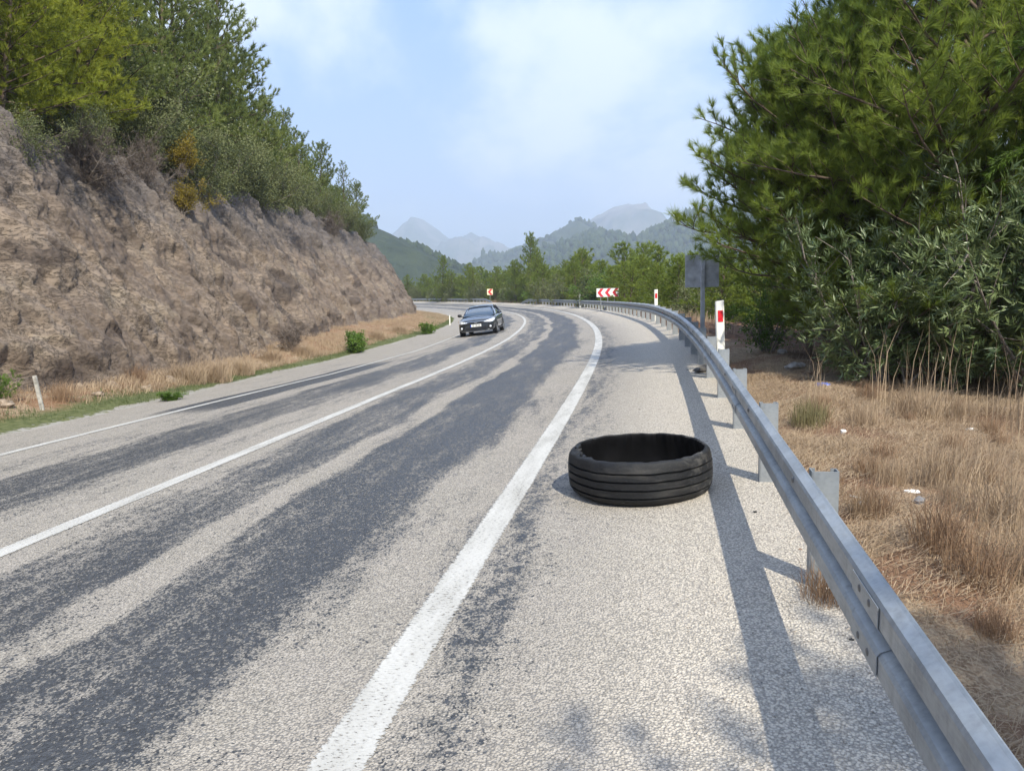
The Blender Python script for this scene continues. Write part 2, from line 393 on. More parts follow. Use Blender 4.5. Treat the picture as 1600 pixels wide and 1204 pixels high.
# road sheet
wv = np.linspace(0, 1, 60)
S, W = np.meshgrid(sv, wv, indexing='ij'); e = edge(S)+0.12*np.sin(S*1.3)+0.08*np.sin(S*3.7+1)
T = e+(2.06-e)*W; A = np.interp(S, SS, TH)
V = np.stack([np.interp(S, SS, PX)+np.cos(A)*T, np.interp(S, SS, PY)-np.sin(A)*T, gz(S, T)], -1).reshape(-1, 3)
tag(link('road', mesh_np('road', V, gridF(len(sv), 60), M_road, uv=np.stack([S.ravel(), T.ravel()], 1), smooth=True)), kind='structure')
# verge sheet (under the road, and out to both sides)
tv = np.concatenate([np.linspace(-60, -20, 9)[:-1], np.arange(-20, -8, 0.3), np.arange(-8, 2.1, 1.0), np.arange(2.1, 8, 0.15), np.arange(8, 20, 0.8), np.linspace(20, 75, 14)])
S, T, X, Y = grid_st(sv, tv); Z = gz(S, T)
Z = Z+vrough(S, T)-0.006-0.05*((T > edge(S)+0.6) & (T < 1.6))
tag(link('verge', mesh_np('verge', np.stack([X, Y, Z], -1).reshape(-1, 3), gridF(len(sv), len(tv)), M_verge, uv=np.stack([S.ravel(), T.ravel()], 1), tint=np.clip(edge(S)-T, -5, 50).ravel(), smooth=True)), kind='structure')
# a wide sheet of country to the horizon
M_country = simple('valley_country', (0.07, 0.09, 0.035), 0.95, 0, 0.1, 0.01, 0.4)
gx = np.concatenate([-np.geomspace(9000, 120, 26), np.linspace(-100, 100, 9), np.geomspace(120, 9000, 26)])
gy = np.concatenate([np.linspace(-400, 200, 9), np.geomspace(240, 9000, 30)])
X, Y = np.meshgrid(gx, gy, indexing='ij'); Z = -34+fbm(np.stack([X.ravel(), Y.ravel(), 0*X.ravel()], 1)/300, 3, 3).reshape(X.shape)*5
tag(link('ground', mesh_np('ground', np.stack([X, Y, Z], -1).reshape(-1, 3), gridF(*X.shape), M_country, smooth=True)), kind='structure')

def painted(name, t0, w, label):
    s2 = seq((-20, 40, 0.3), (40, 200, 0.8)); m = 3
    S, W = np.meshgrid(s2, np.linspace(-1, 1, m), indexing='ij'); T = t0+W*w/2; A = np.interp(S, SS, TH)
    V = np.stack([np.interp(S, SS, PX)+np.cos(A)*T, np.interp(S, SS, PY)-np.sin(A)*T, gz(S, T)+0.004+0.0002*S.clip(0)], -1).reshape(-1, 3)
    tag(link(name, mesh_np(name, V, gridF(len(s2), m), M_paint, uv=np.stack([S.ravel(), W.ravel()], 1))), label, kind='structure')
painted('edge_line', 0.0, 0.215, 'thick white line at the right edge of the carriageway')
painted('centre_line', -TW, 0.17, 'white line down the middle of the road')
painted('edge_line', -2*TW, 0.145, 'thin white line at the left edge of the carriageway')

# ------------------------------------------------------------------ the rock cutting and the slope above
HS = [-30, 0, 10, 20, 26, 33, 43, 53, 60, 80, 100, 125, 170, 215]; HH = [5, 5.6, 6.2, 6.3, 6.8, 7.1, 7.7, 7.9, 8.0, 7.3, 6.4, 6.2, 6, 6]
def chgt(s): return np.interp(s, HS, HH)
def hill(s, t):
    """height of the wooded slope above the cutting"""
    z0 = gz(s, cbase(s)); top = cbase(s)-chgt(s)/1.6
    return z0+chgt(s)+np.clip(top-t, 0, 200)*0.50-np.clip(t-top, 0, 50)*1.6
def cliff_mat():
    t = NT('layered_shale_rock'); co = t.coord('Object'); dip = t.coord('Object', (0.6, 0.7, 1.7), (0.55, 0.95, 0.2))
    n1 = t.noise(co, 0.42, 5, 0.62, 0.6); n2 = t.noise(dip, 1.9, 8, 0.74, 0.35); n3 = t.noise(co, 9, 6, 0.7); n4 = t.noise(t.coord('Object', (1, 1, 0.28)), 1.1, 4, 0.6)
    c = t.ramp(n1, [(0.30, (0.125, 0.096, 0.078)), (0.45, (0.185, 0.142, 0.110)), (0.58, (0.245, 0.190, 0.142)), (0.70, (0.155, 0.135, 0.124))])
    c = t.mix(t.rng(n2, 0.40, 0.78, 0, 0.55), c, (0.30, 0.235, 0.18))
    c = t.mix(t.rng(n3, 0.60, 0.78, 0, 0.8), c, (0.42, 0.36, 0.29))
    c = t.mix(t.rng(n2, 0.42, 0.31, 0, 0.5), c, (0.10, 0.08, 0.070))
    c = t.mix(t.rng(n4, 0.56, 0.70, 0, 0.55), c, (0.25, 0.17, 0.11))
    dk = t.noise(t.coord('Object', (0.16, 0.30, 0.85), (0.55, 1.05, 0.1)), 1.0, 5, 0.6, 0.5)
    c = t.mix(t.rng(dk, 0.53, 0.64, 0, 0.72), c, (0.075, 0.058, 0.050))
    c = t.mix(t.rng(dk, 0.44, 0.34, 0, 0.45), c, (0.34, 0.275, 0.20))
    sz = t.n('ShaderNodeSeparateXYZ'); t.t.links.new(co, sz.inputs[0])
    up = t.rng(t.math('ADD', sz.outputs[2], t.math('MULTIPLY', t.math('SUBTRACT', n4, 0.5), 5.0)), 3.4, 6.2)
    c = t.mix(t.math('MULTIPLY', up, 0.75), c, t.mix(n3, (0.085, 0.078, 0.078), (0.19, 0.165, 0.15)))    # weathered grey rock higher up
    fr = t.noise(t.coord('Object', (0.7, 0.9, 2.2), (0.5, 0.95, 0.2)), 3.4, 6, 0.75, 1.6); fk = t.rng(t.math('ABSOLUTE', t.math('SUBTRACT', fr, 0.47)), 0.0, 0.028, 1, 0)
    c = t.mix(t.math('MULTIPLY', t.math('MULTIPLY', fk, t.rng(n1, 0.40, 0.55)), 0.8), c, (0.045, 0.038, 0.034))
    h = t.math('ADD', t.math('MULTIPLY', n2, 1.6), t.math('SUBTRACT', t.math('MULTIPLY', n3, 0.8), t.math('MULTIPLY', fk, 0.35)))
    return t.done(t.bsdf(c, 0.93, 0, 0.2, t.bump(h, 0.8, 0.045)))
M_cliff = cliff_mat()
M_soil = simple('brown_forest_soil', (0.085, 0.062, 0.040), 0.95, 0, 0.1, 1.4, 0.5, 0.6)
def build_cliff():
    s2 = seq((-30, 6, 0.5), (6, 30, 0.065), (30, 55, 0.11), (55, 120, 0.28), (120, 214, 1.2)); vv = np.linspace(0, 1, 125)
    S, Vv = np.meshgrid(s2, vv, indexing='ij')
    H = chgt(S); A = np.interp(S, SS, TH)
    # profile: apron at the foot, steep middle, rounded brow running into the slope above
    hz = H*(np.interp(Vv, [0, .04, .12, .86, .94, 1], [-0.04, 0.0, .11, .97, 1.02, 1.08]))
    off = H/1.6*(np.interp(Vv, [0, .04, .12, .86, .94, 1], [-.05, 0.03, .14, .93, 1.05, 1.25]))
    gul = fbm(np.stack([S.ravel()/3.4, Vv.ravel()*1.2+S.ravel()*0.07, 0*S.ravel()], 1), 4, 21, 0.55, ridge=True).reshape(S.shape)
    T = cbase(S)-off
    P = np.stack([np.interp(S, SS, PX)+np.cos(A)*T, np.interp(S, SS, PY)-np.sin(A)*T, gz(S, cbase(S))+hz], -1)
    N = np.stack([np.cos(A)*0.85, -np.sin(A)*0.85, np.full_like(A, 0.53)], -1)
    q = P.reshape(-1, 3)
    # bedding planes dipping to the right
    Mx = np.array(Matrix.Rotation(0.35, 3, 'Y') @ Matrix.Rotation(0.85, 3, 'X')); r = q @ Mx.T
    f1 = fbm(r*np.array([0.32, 0.32, 0.95]), 5, 41, 0.6, ridge=True)
    f2 = fbm(r*np.array([1.3, 1.3, 3.2]), 4, 77, 0.6, ridge=True); sl = vnoise(r*np.array([0.5, 0.5, 1.1])+fbm(r*1.2, 2, 3)[:, None]*.4, 61); slab = np.round(sl*3.2)/3.2
    ter = np.abs(((r[:, 2]*1.7+fbm(r*0.5, 3, 5)*0.9) % 1.0)-0.5)
    f3 = fbm(q*7.0, 3, 91, 0.6)
    fade = np.interp(Vv, [0, .08, .88, 1], [.25, 1, 1, .4]).ravel()
    d = (gul.ravel()*0.26+f1*0.11+f2*0.035+slab*0.26+ter*0.03+f3*0.02)*fade
    q = q+N.reshape(-1, 3)*d[:, None]
    tag(link('cliff', mesh_np('cliff', q, gridF(*S.shape), M_cliff, smooth=False)), kind='structure')
    # slope above
    s3 = seq((-30, 120, 1.0), (120, 214, 4)); k = np.linspace(0, 1, 40)**1.6
    S, K_ = np.meshgrid(s3, k, indexing='ij'); A = np.interp(S, SS, TH)
    T = cbase(S)-chgt(S)/1.6*1.0-0.2-K_*58
    Z = hill(S, T)-0.12+fbm(np.stack([S.ravel(), T.ravel(), 0*S.ravel()], 1)*0.4, 3, 8).reshape(S.shape)*0.25*np.clip(K_*20, 0, 1)
    V = np.stack([np.interp(S, SS, PX)+np.cos(A)*T, np.interp(S, SS, PY)-np.sin(A)*T, Z], -1).reshape(-1, 3)
    tag(link('hillside', mesh_np('hillside', V, gridF(*S.shape), M_soil, smooth=True)), kind='structure')
build_cliff()

# ------------------------------------------------------------------ far hills and mountains
def hill_mat(name, lo, hi, rock, rs=0.004, rk=(0.60, 0.72)):
    t = NT(name); co = t.coord('Object'); a = t.noise(co, rs*9, 6, 0.7); b = t.noise(co, rs*1.6, 6, 0.65, 0.4)
    c = t.mix(t.rng(a, 0.35, 0.65), lo, hi); c = t.mix(t.rng(b, rk[0], rk[1]), c, rock)
    return t.done(t.bsdf(c, 0.95, 0, 0.1, t.bump(a, 0.8, 6)))
def far_hill(name, crest_px, dist, wid, foot, mat, amp, seed, nx=150, ny=60, nscale=None, back=1.0):
    """crest given as (x, z) metres at the given distance; a ridge running across the view with spurs towards us"""
    cr = [(lambda p: (p.x, p.z))(at(u, v, dist)) for u, v in crest_px]
    xs = np.array([c[0] for c in cr]); zs = np.array([c[1] for c in cr])
    gx = np.linspace(xs[0], xs[-1], nx); gy = np.linspace(-1, back, ny)
    X, Yn = np.meshgrid(gx, gy, indexing='ij'); C = np.interp(X, xs, zs)
    Pn = np.stack([X.ravel(), (Yn*wid).ravel(), 0*X.ravel()], 1)/(nscale or wid*0.28)
    r = fbm(Pn, 6, seed, 0.52, ridge=True).reshape(X.shape); n = fbm(Pn*3, 4, seed+3).reshape(X.shape)
    a = np.abs(Yn); prof = 1-a**1.15
    Z = foot+(C-foot)*prof+amp*(r*0.8+n*0.25)*np.clip(a*3, 0.06, 1)*np.clip((1.02-a)*4, 0, 1)
    Y = dist+Yn*wid+fbm(Pn*0.7, 2, seed+9).reshape(X.shape)*wid*0.12
    V = np.stack([X, Y, Z], -1).reshape(-1, 3)
    o = tag(link(name, mesh_np(name, V, gridF(*X.shape), mat, smooth=True)), kind='structure')
    return V, X.shape
M_hA = hill_mat('wooded_hill', (0.020, 0.032, 0.012), (0.042, 0.055, 0.022), (0.26, 0.22, 0.18), 0.006, (0.64, 0.70))
M_hC = hill_mat('dark_wooded_hill', (0.014, 0.024, 0.009), (0.035, 0.048, 0.018), (0.035, 0.048, 0.018), 0.006)
M_mt = hill_mat('mountain_rock', (0.035, 0.048, 0.028), (0.075, 0.085, 0.055), (0.17, 0.155, 0.14), 0.0016, (0.48, 0.62))
far_hill('mountain', [(560, 455), (590, 400), (618, 362), (636, 348), (655, 339), (668, 347), (682, 357), (700, 371), (722, 371), (737, 364), (755, 376), (780, 384), (806, 402), (830, 440)], 5200, 1500, -30, M_mt, 95, 4, 160, 80)
far_hill('mountain', [(760, 440), (800, 405), (850, 380), (880, 366), (905, 355), (930, 342), (952, 329), (975, 322), (1000, 327), (1020, 337), (1045, 346), (1080, 340), (1120, 352), (1200, 380), (1320, 440)], 4300, 1200, -30, M_mt, 80, 11, 170, 80)
hillA = far_hill('hill', [(740, 440), (775, 410), (800, 398), (830, 385), (855, 377), (880, 362), (899, 351), (915, 358), (935, 371), (965, 380), (1000, 392), (1100, 420), (1200, 450)], 2300, 560, -34, M_hA, 45, 31, 150, 70)
hillB = far_hill('hill', [(800, 440), (850, 405), (885, 385), (905, 374), (925, 366), (945, 371), (962, 379), (980, 380), (1000, 372), (1030, 357), (1060, 345), (1100, 335), (1200, 330), (1300, 350), (1420, 440)], 1700, 520, -34, M_hA, 34, 43, 170, 80)
hillC = far_hill('hill', [(380, 330), (480, 340), (560, 345), (600, 360), (625, 372), (650, 384), (680, 401), (710, 418), (740, 432), (780, 450)], 760, 260, -34, M_hC, 10, 53, 130, 50)
def scatter_forest(name, surf, n, smin, smax, seed, mat, ymin=-1e9):
    """tree crowns standing all over a far hill, one lumpy crown each"""
    (V, sh) = surf; rng = np.random.default_rng(seed); g = V.reshape(sh[0], sh[1], 3)
    a = rng.uniform(0, sh[0]-1.001, n); b = rng.uniform(0, (sh[1]-1.001)*0.62, n); i = a.astype(int); j = b.astype(int); fa = (a-i)[:, None]; fb = (b-j)[:, None]
    p = g[i, j]*(1-fa)*(1-fb)+g[i+1, j]*fa*(1-fb)+g[i, j+1]*(1-fa)*fb+g[i+1, j+1]*fa*fb
    bare = fbm(p/140.0, 3, seed)
    keep = bare < 0.45; p = p[keep]; n = len(p)
    bm = bmesh.new(); bmesh.ops.create_icosphere(bm, subdivisions=1, radius=1); bv = np.array([v.co[:] for v in bm.verts]); bf = np.array([[v.index for v in f.verts] for f in bm.faces]); bm.free()
    r = rng.uniform(smin, smax, n); sc = np.stack([r*rng.uniform(.7, 1.1, n), r*rng.uniform(.7, 1.1, n), r*rng.uniform(0.9, 1.7, n)], 1)
    W = bv[None]*sc[:, None, :]*(1+rng.uniform(-.35, .35, (n, len(bv), 1)))+p[:, None, :]+np.array([0, 0, 1])*(sc[:, 2]*0.7)[:, None, None]
    F = (bf[None]+(np.arange(n)*len(bv))[:, None, None]).reshape(-1, 3)
    tint = np.repeat(rng.uniform(0, 1, n), len(bv))
    tag(link(name, mesh_np(name, W.reshape(-1, 3), F, mat, tint=tint)), 'trees covering '+{'B': 'the long wooded hill across the valley at the right', 'A': 'the peaked hill behind it', 'C': 'the dark hill behind the left cutting'}[surf_name], 'forest', kind='stuff')
M_ff = leafmat('far_forest_leaves', (0.014, 0.027, 0.010), (0.048, 0.066, 0.022), 0.0, 0.9, 0.0, 0.1)
surf_name = 'B'; scatter_forest('forest', hillB, 9000, 3.5, 7, 1, M_ff)
surf_name = 'A'; scatter_forest('forest', hillA, 5500, 4.5, 8, 2, M_ff)
surf_name = 'C'; scatter_forest('forest', hillC, 14000, 2.2, 4.0, 3, M_ff)
# pale houses on the far slopes
M_hw = simple('pale_house_plaster', (0.68, 0.64, 0.58), 0.8); M_hr = simple('clay_roof_tile', (0.34, 0.17, 0.11), 0.8)
def small_house(x, y, z, rz, w, label):
    r = empty('house', (x, y, z), rz, label, 'house')
    m = MB(); m.box((0, 0, 2.2), (w, w*0.7, 5.6)); m.build('wall', M_hw, r)
    m = MB(); a = w*0.56; b = w*0.41; m.add([(-a, -b, 5), (a, -b, 5), (a, b, 5), (-a, b, 5), (-a, 0, 7.2), (a, 0, 7.2)], [(0, 1, 5, 4), (2, 3, 4, 5), (0, 4, 3), (1, 2, 5), (0, 3, 2, 1)]); m.build('roof', M_hr, r)
def on_surf(surf, u, v_row):
    g = surf[0].reshape(surf[1][0], surf[1][1], 3); i = int(np.argmin(np.abs(g[:, v_row, 0]/g[:, v_row, 1]-(u-800)/FPX))); return g[i, v_row]
for (sf, u, row, w, lb) in [(hillB, 1064, 34, 22, 'long pale building high on the far wooded hill at the right'),
                            (hillB, 1100, 36, 16, 'pale house near the ridge of the far hill, half behind the pine')]:
    p = on_surf(sf, u, row); small_house(p[0], p[1], p[2]+4, 0.2, w, lb)

# ------------------------------------------------------------------ vegetation builders
M_bark = simple('pine_bark', (0.12, 0.088, 0.066), 0.9, 0, 0.2, 9, 0.35, 0.8)
M_twig = simple('grey_twig_bark', (0.20, 0.17, 0.145), 0.9, 0, 0.2, 12, 0.3, 0.4)
M_pineR = leafmat('pine_needles_deep_green', (0.085, 0.140, 0.028), (0.330, 0.395, 0.070), 0.52, 0.45)
M_pineL = leafmat('pine_needles_yellow_green', (0.120, 0.155, 0.018), (0.400, 0.420, 0.050), 0.48, 0.5)
M_pineD = leafmat('pine_needles_olive', (0.085, 0.120, 0.030), (0.270, 0.310, 0.080), 0.45, 0.5)
M_pineF = leafmat('pine_needles_fresh_green', (0.080, 0.130, 0.020), (0.280, 0.330, 0.050), 0.45, 0.5)
M_oak = leafmat('small_dull_leaves', (0.065, 0.085, 0.030), (0.220, 0.235, 0.095), 0.32, 0.5)
M_olean = leafmat('oleander_leaves', (0.055, 0.092, 0.030), (0.230, 0.280, 0.115), 0.28, 0.36, 0.15, 0.5)
M_bright = leafmat('bright_green_leaves', (0.055, 0.115, 0.014), (0.15, 0.24, 0.035), 0.35, 0.45)
M_gold = leafmat('yellowing_leaves', (0.12, 0.10, 0.015), (0.34, 0.25, 0.03), 0.3, 0.5)
M_dead = leafmat('dead_twigs', (0.075, 0.058, 0.048), (0.20, 0.16, 0.135), 0.1, 0.8)
M_straw = leafmat('dry_straw', (0.22, 0.142, 0.088), (0.58, 0.455, 0.31), 0.25, 0.7, 0.15)
M_rust = leafmat('rusty_dry_stems', (0.17, 0.095, 0.055), (0.42, 0.29, 0.18), 0.2, 0.8, 0.2)
M_grn = leafmat('short_green_grass', (0.060, 0.085, 0.025), (0.175, 0.200, 0.085), 0.3, 0.6, 0.1)
M_olv = leafmat('half_dry_grass', (0.11, 0.10, 0.045), (0.34, 0.30, 0.15), 0.25, 0.7, 0.1)
M_flower = simple('orange_yellow_blossom', (0.62, 0.36, 0.03), 0.7)

def unit(a): return a/np.maximum(np.linalg.norm(a, axis=-1, keepdims=True), 1e-9)
def needles(P, D, tint, n, ln, wd, spread, rng, droop=0.0, base=0.5):
    """tufts of thin blades: P (k,3) tuft roots, D (k,3) shoot directions"""
    k = len(P); D = unit(D); P = np.repeat(P, n, 0); Dn = np.repeat(D, n, 0); tn = np.repeat(tint, n)
    r = unit(rng.normal(size=(k*n, 3))); r = unit(r-Dn*(r*Dn).sum(1, keepdims=True))
    sp = spread*rng.uniform(0.25, 1.0, (k*n, 1)); d = unit(Dn+r*sp+np.array([0, 0, -droop]))
    L = ln*rng.uniform(0.6, 1.1, (k*n, 1)); start = P-Dn*L*base*rng.uniform(0, 1, (k*n, 1))
    w = unit(np.cross(d, rng.normal(size=(k*n, 3))))*wd*0.5
    a = start-w; b = start+w; c = start+d*L
    V = np.stack([a, b, c], 1).reshape(-1, 3); F = np.arange(len(V)).reshape(-1, 3)
    t = np.clip(tn+rng.uniform(-.15, .15, len(tn)), 0, 1); return V, F, np.repeat(t, 3)
def leaves(P, D, tint, n, ln, wd, spread, rng, jitter=0.0, fold=0.25):
    """bunches of lance or oval leaves, two folded halves each"""
    k = len(P); D = unit(D); P = np.repeat(P, n, 0); Dn = np.repeat(D, n, 0); tn = np.repeat(tint, n)
    if jitter: P = P+rng.normal(size=P.shape)*jitter
    r = unit(rng.normal(size=(k*n, 3))); r = unit(r-Dn*(r*Dn).sum(1, keepdims=True))
    d = unit(Dn+r*spread*rng.uniform(0.5, 1.2, (k*n, 1)))
    L = ln*rng.uniform(0.6, 1.15, (k*n, 1)); up = unit(np.cross(d, np.cross(Dn+rng.normal(size=Dn.shape)*0.3, d)))
    s = unit(np.cross(d, up)); W = wd*rng.uniform(.7, 1.1, (k*n, 1))*0.5
    a = P; m1 = P+d*L*0.45+s*W+up*W*fold; m2 = P+d*L*0.45-s*W+up*W*fold; m0 = P+d*L*0.5; c = P+d*L-up*L*0.06
    V = np.stack([a, m1, c, m2], 1).reshape(-1, 3); q = np.arange(len(P))[:, None]*4
    F = np.concatenate([q+np.array([0, 1, 2]), q+np.array([0, 2, 3])], 0)
    t = np.clip(tn+rng.uniform(-.2, .2, len(tn)), 0, 1); return V, F, np.repeat(t, 4)
def blades(P, h, w, lean, rng, tint, seg=2):
    """grass blades bending over; P (n,3) roots"""
    n = len(P); az = rng.uniform(0, 2*np.pi, n); d = np.stack([np.cos(az), np.sin(az), 0*az], 1); H = (h*rng.uniform(.5, 1.15, n))[:, None]; Ln = (lean*rng.uniform(0, 1, n)[:, None])*H
    s = np.stack([-np.sin(az+1), np.cos(az+1), 0*az], 1)*(w*0.5); z = np.array([0, 0, 1.])
    m = P+d*Ln*0.35+z*H*0.6; c = P+d*Ln+z*H*(1-0.35*Ln/np.maximum(H, 1e-6))
    V = np.stack([P-s, P+s, m+s*0.7, m-s*0.7, c], 1).reshape(-1, 3); q = np.arange(n)[:, None]*5
    F4 = q+np.array([0, 1, 2, 3]); F3 = q+np.array([3, 2, 4])
    return V, [F4, F3], np.repeat(np.clip(tint+rng.uniform(-.2, .2, n), 0, 1), 5)
def limb(p, d, L, n, rng, bend=0.25, lift=0.0):
    pts = [np.array(p, float)]; d = np.array(d, float); d /= np.linalg.norm(d)
    for i in range(n):
        d = d+rng.normal(size=3)*bend/n**0.5*0.6+np.array([0, 0, lift/n]); d /= np.linalg.norm(d); pts.append(pts[-1]+d*L/n)
    return np.array(pts)
def pine_meshes(seed, H, R, h0=0.12, nb=46, step=0.26, sstep=0.13, nn=30, ln=0.15, wd=0.006, trunk_r=0.11, lean=0.06, mat=None, name='crown', power=0.75, droop=0.0, spread=0.9, keep=1.0, top_thin=1.0, az_fn=None, twigs=True):
    rng = np.random.default_rng(seed); mb = MB()
    tr = limb((0, 0, -0.3), (rng.normal()*lean, rng.normal()*lean, 1), H+0.3, 9, rng, 0.10, 0.3)
    mb.tube(tr, list(np.interp(np.arange(10), [0, 9], [trunk_r, 0.012])), 8)
    TP, TD, TT = [], [], []
    az = rng.uniform(0, 6.28)
    for i in range(nb):
        f = h0+(1-h0)*((i+rng.uniform(-.4, .4))/nb); f = min(max(f, h0*0.8), 0.985)
        az += 2.4+rng.uniform(-.5, .5); q = f*9*(H/(H+.3))+9*0.3/(H+.3); k = min(int(q), 8); p = tr[k]*(1-(q-k))+tr[k+1]*(q-k)
        L = R*(max(1-max((f-h0)/(1-h0), 0)**1.5, 0.0)**power*0.93+0.10)*rng.uniform(.62, 1.15)*min(1, 0.75+2.2*(f-h0*0.5))
        if az_fn: L *= az_fn(az % 6.2832, f)
        if L < 0.08: continue
        el = np.interp(f, [0, .5, 1], [0.05, .42, 1.1])+rng.uniform(-.15, .2)
        br = limb(p, (math.cos(az)*math.cos(el), math.sin(az)*math.cos(el), math.sin(el)), L, 6, rng, 0.35, 0.30-droop)
        r0 = 0.008+0.009*L; mb.tube(br, list(np.linspace(r0, 0.004, 7)), 5, False)
        tb = rng.uniform(0.1, 0.9)
        x = 0.12*L+0.05
        side = 1
        while x < L:
            k2 = min(int(x/L*6), 5); w = x/L*6-k2; bp = br[k2]*(1-w)+br[k2+1]*w; bd = unit(br[k2+1]-br[k2]); side = -side
            h = unit(np.cross(bd, [0, 0, 1.0])+1e-6); a2 = rng.uniform(0.6, 1.1)
            sd = unit(bd*math.cos(a2)+h*side*math.sin(a2)+np.array([0, 0, rng.uniform(-.15, .5)]))
            Ls = min((L-x)*0.6+0.22, 1.3)*rng.uniform(.6, 1.15)
            sb = limb(bp, sd, Ls, 3, rng, 0.35, 0.45)
            if twigs: mb.tube(sb, list(np.linspace(0.008, 0.003, 4)), 3, False)
            y = 0.12*Ls
            while y < Ls+0.01:
                k3 = min(int(y/Ls*3), 2); w = y/Ls*3-k3; sp_ = sb[k3]*(1-w)+sb[k3+1]*w; dd = unit(sb[k3+1]-sb[k3])
                e = unit(dd+rng.normal(size=3)*0.55+np.array([0, 0, .35])); l3 = rng.uniform(0.02, 0.16)*min(1, Ls*2)
                if rng.random() < keep:
                    TP.append(sp_+e*l3); TD.append(e); TT.append(np.clip(0.5*tb+0.5*rng.random(), 0, 1))
                y += sstep*rng.uniform(.7, 1.3)
            TP.append(sb[-1]); TD.append(sb[-1]-sb[-2]); TT.append(tb)
            x += step*rng.uniform(.7, 1.3)
        TP.append(br[-1]); TD.append(br[-1]-br[-2]); TT.append(tb)
    TP.append(tr[-1]); TD.append(tr[-1]-tr[-2]); TT.append(.6)
    V, F, t = needles(np.array(TP), np.array(TD), np.array(TT), nn, ln, wd, spread, rng, droop*0.3)
    return mb.mesh('trunk', M_bark, True), mesh_np(name, V, F, mat, tint=t)
def shrub_meshes(seed, R, H, n_stem=9, n_tw=420, per=10, ln=0.05, wd=0.028, mat=None, lance=False, stem_mat=None, flat=1.0, spread=1.0, needle=False, skirt=0.12):
    """bush: crooked stems out of one root, bunches of leaves in an uneven mass around their ends"""
    rng = np.random.default_rng(seed); mb = MB(); ends = []
    for i in range(n_stem):
        az = 6.283*i/n_stem+rng.uniform(-.4, .4); tilt = rng.uniform(0.15, 0.95); L = H*rng.uniform(.6, 1.05)
        d = (math.cos(az)*math.sin(tilt)*R/H*1.1, math.sin(az)*math.sin(tilt)*R/H*1.1, math.cos(tilt))
        st = limb((rng.normal()*0.06*R, rng.normal()*0.06*R, -0.1), d, L, 6, rng, 0.45, 0.2)
        r0 = 0.010+0.012*H/2; mb.tube(st, list(np.linspace(r0, 0.004, 7)), 5, False)
        for j in range(2, 7):
            for q in range(2):
                s2 = limb(st[j], unit(st[j]-st[j-1])+rng.normal(size=3)*0.8, L*0.28*rng.uniform(.5, 1.2), 3, rng, 0.4, 0.3)
                mb.tube(s2, list(np.linspace(r0*0.4, 0.003, 4)), 3, False); ends += [s2[-1], s2[-2], s2[1]]
    ends = np.array(ends); i = rng.integers(0, len(ends), n_tw)
    c = np.array([0, 0, H*0.45]); P = ends[i]+rng.normal(size=(n_tw, 3))*np.array([R, R, H])*0.085
    P[:, 2] = np.maximum(P[:, 2], skirt*H*rng.uniform(.3, 1.5, n_tw)); D = unit((P-c)*np.array([1, 1, flat])+rng.normal(size=P.shape)*0.45*R+np.array([0, 0, .3*R]))
    tb = np.clip(0.5+0.5*fbm(P/(R*0.35), 2, seed), 0, 1)
    if needle: V, F, t = needles(P, D, tb, per, ln, wd, spread, rng)
    else: V, F, t = leaves(P, D, tb, per, ln, wd, spread, rng, 0.02 if lance else 0.05*R)
    return mb.mesh('stem', stem_mat or M_twig, True), mesh_np('foliage', V, F, mat, tint=t)
def plant(name, meshes, loc, rz, label, cat, group=None, scale=1.0, parts=('trunk', 'crown'), tilt=None):
    r = empty(name, loc, rz, label, cat, group); r.scale = (scale, scale, scale) if isinstance(scale, (int, float)) else scale
    if tilt: r.rotation_euler = (tilt[0], tilt[1], rz)
    for nm, me in zip(parts, meshes): link(nm, me, r)
    return r

rnd = random.Random(7)
# ---- right-hand side: near pines
pineR1 = pine_meshes(101, 8.6, 3.1, 0.20, 74, 0.18, 0.085, 30, 0.17, 0.0075, 0.15, 0.03, M_pineR, power=0.55)
pineR2 = pine_meshes(202, 5.3, 2.9, 0.08, 84, 0.17, 0.085, 30, 0.16, 0.0078, 0.10, 0.05, M_pineR, power=0.6)
pineR3 = pine_meshes(203, 5.5, 2.7, 0.07, 96, 0.17, 0.085, 30, 0.17, 0.0078, 0.10, 0.03, M_pineR, power=0.42, az_fn=lambda az, f: (0.60 if f < .40 else 1.14 if f < .72 else 1.0) if abs(az-math.pi) < 1.25 else 1.0)
def gp(x, y, dz=-0.05): return Vector((x, y, ground(x, y)+dz))
plant('pine_tree', pineR1, gp(6.15, 10.7), 0.4, 'tall dark-green pine with a straight bare-looking trunk, highest tree at the right', 'tree')
plant('pine_tree', pineR3, gp(5.15, 11.6), 0.0, 'bushy pine with bright lower boughs reaching over the guardrail behind the sign', 'tree', scale=(.95, .95, .92))
pineR4 = pine_meshes(204, 4.6, 2.2, 0.30, 104, 0.16, 0.085, 30, 0.17, 0.0078, 0.07, 0.05, M_pineR, power=0.35, droop=.25)
plant('pine_tree', pineR4, gp(4.9, 12.6), 1.0, 'small pine with drooping boughs above and right of the square sign back', 'tree')
plant('pine_tree', pineR2, gp(8.9, 14.6), 4.4, 'pine at the right edge of the photo behind the oleander', 'tree', scale=(1.25, 1.25, 1.35))
plant('pine_tree', pineR2, gp(8.3, 17.8), 0.2, 'pine standing just behind the bushy one that overhangs the guardrail', 'tree', scale=(0.9, 0.9, 0.98))
plant('pine_tree', pineR2, gp(9.0, 10.4), 5.6, 'pine beside the tall one, its boughs filling the top right corner', 'tree', scale=(1.15, 1.15, 1.5))
plant('pine_tree', pineR1, gp(3.95, -3.5), 1.0, 'pine behind the photographer whose boughs shade the gravel at the bottom of the photo', 'tree', scale=(1.0, 1.0, 0.85))
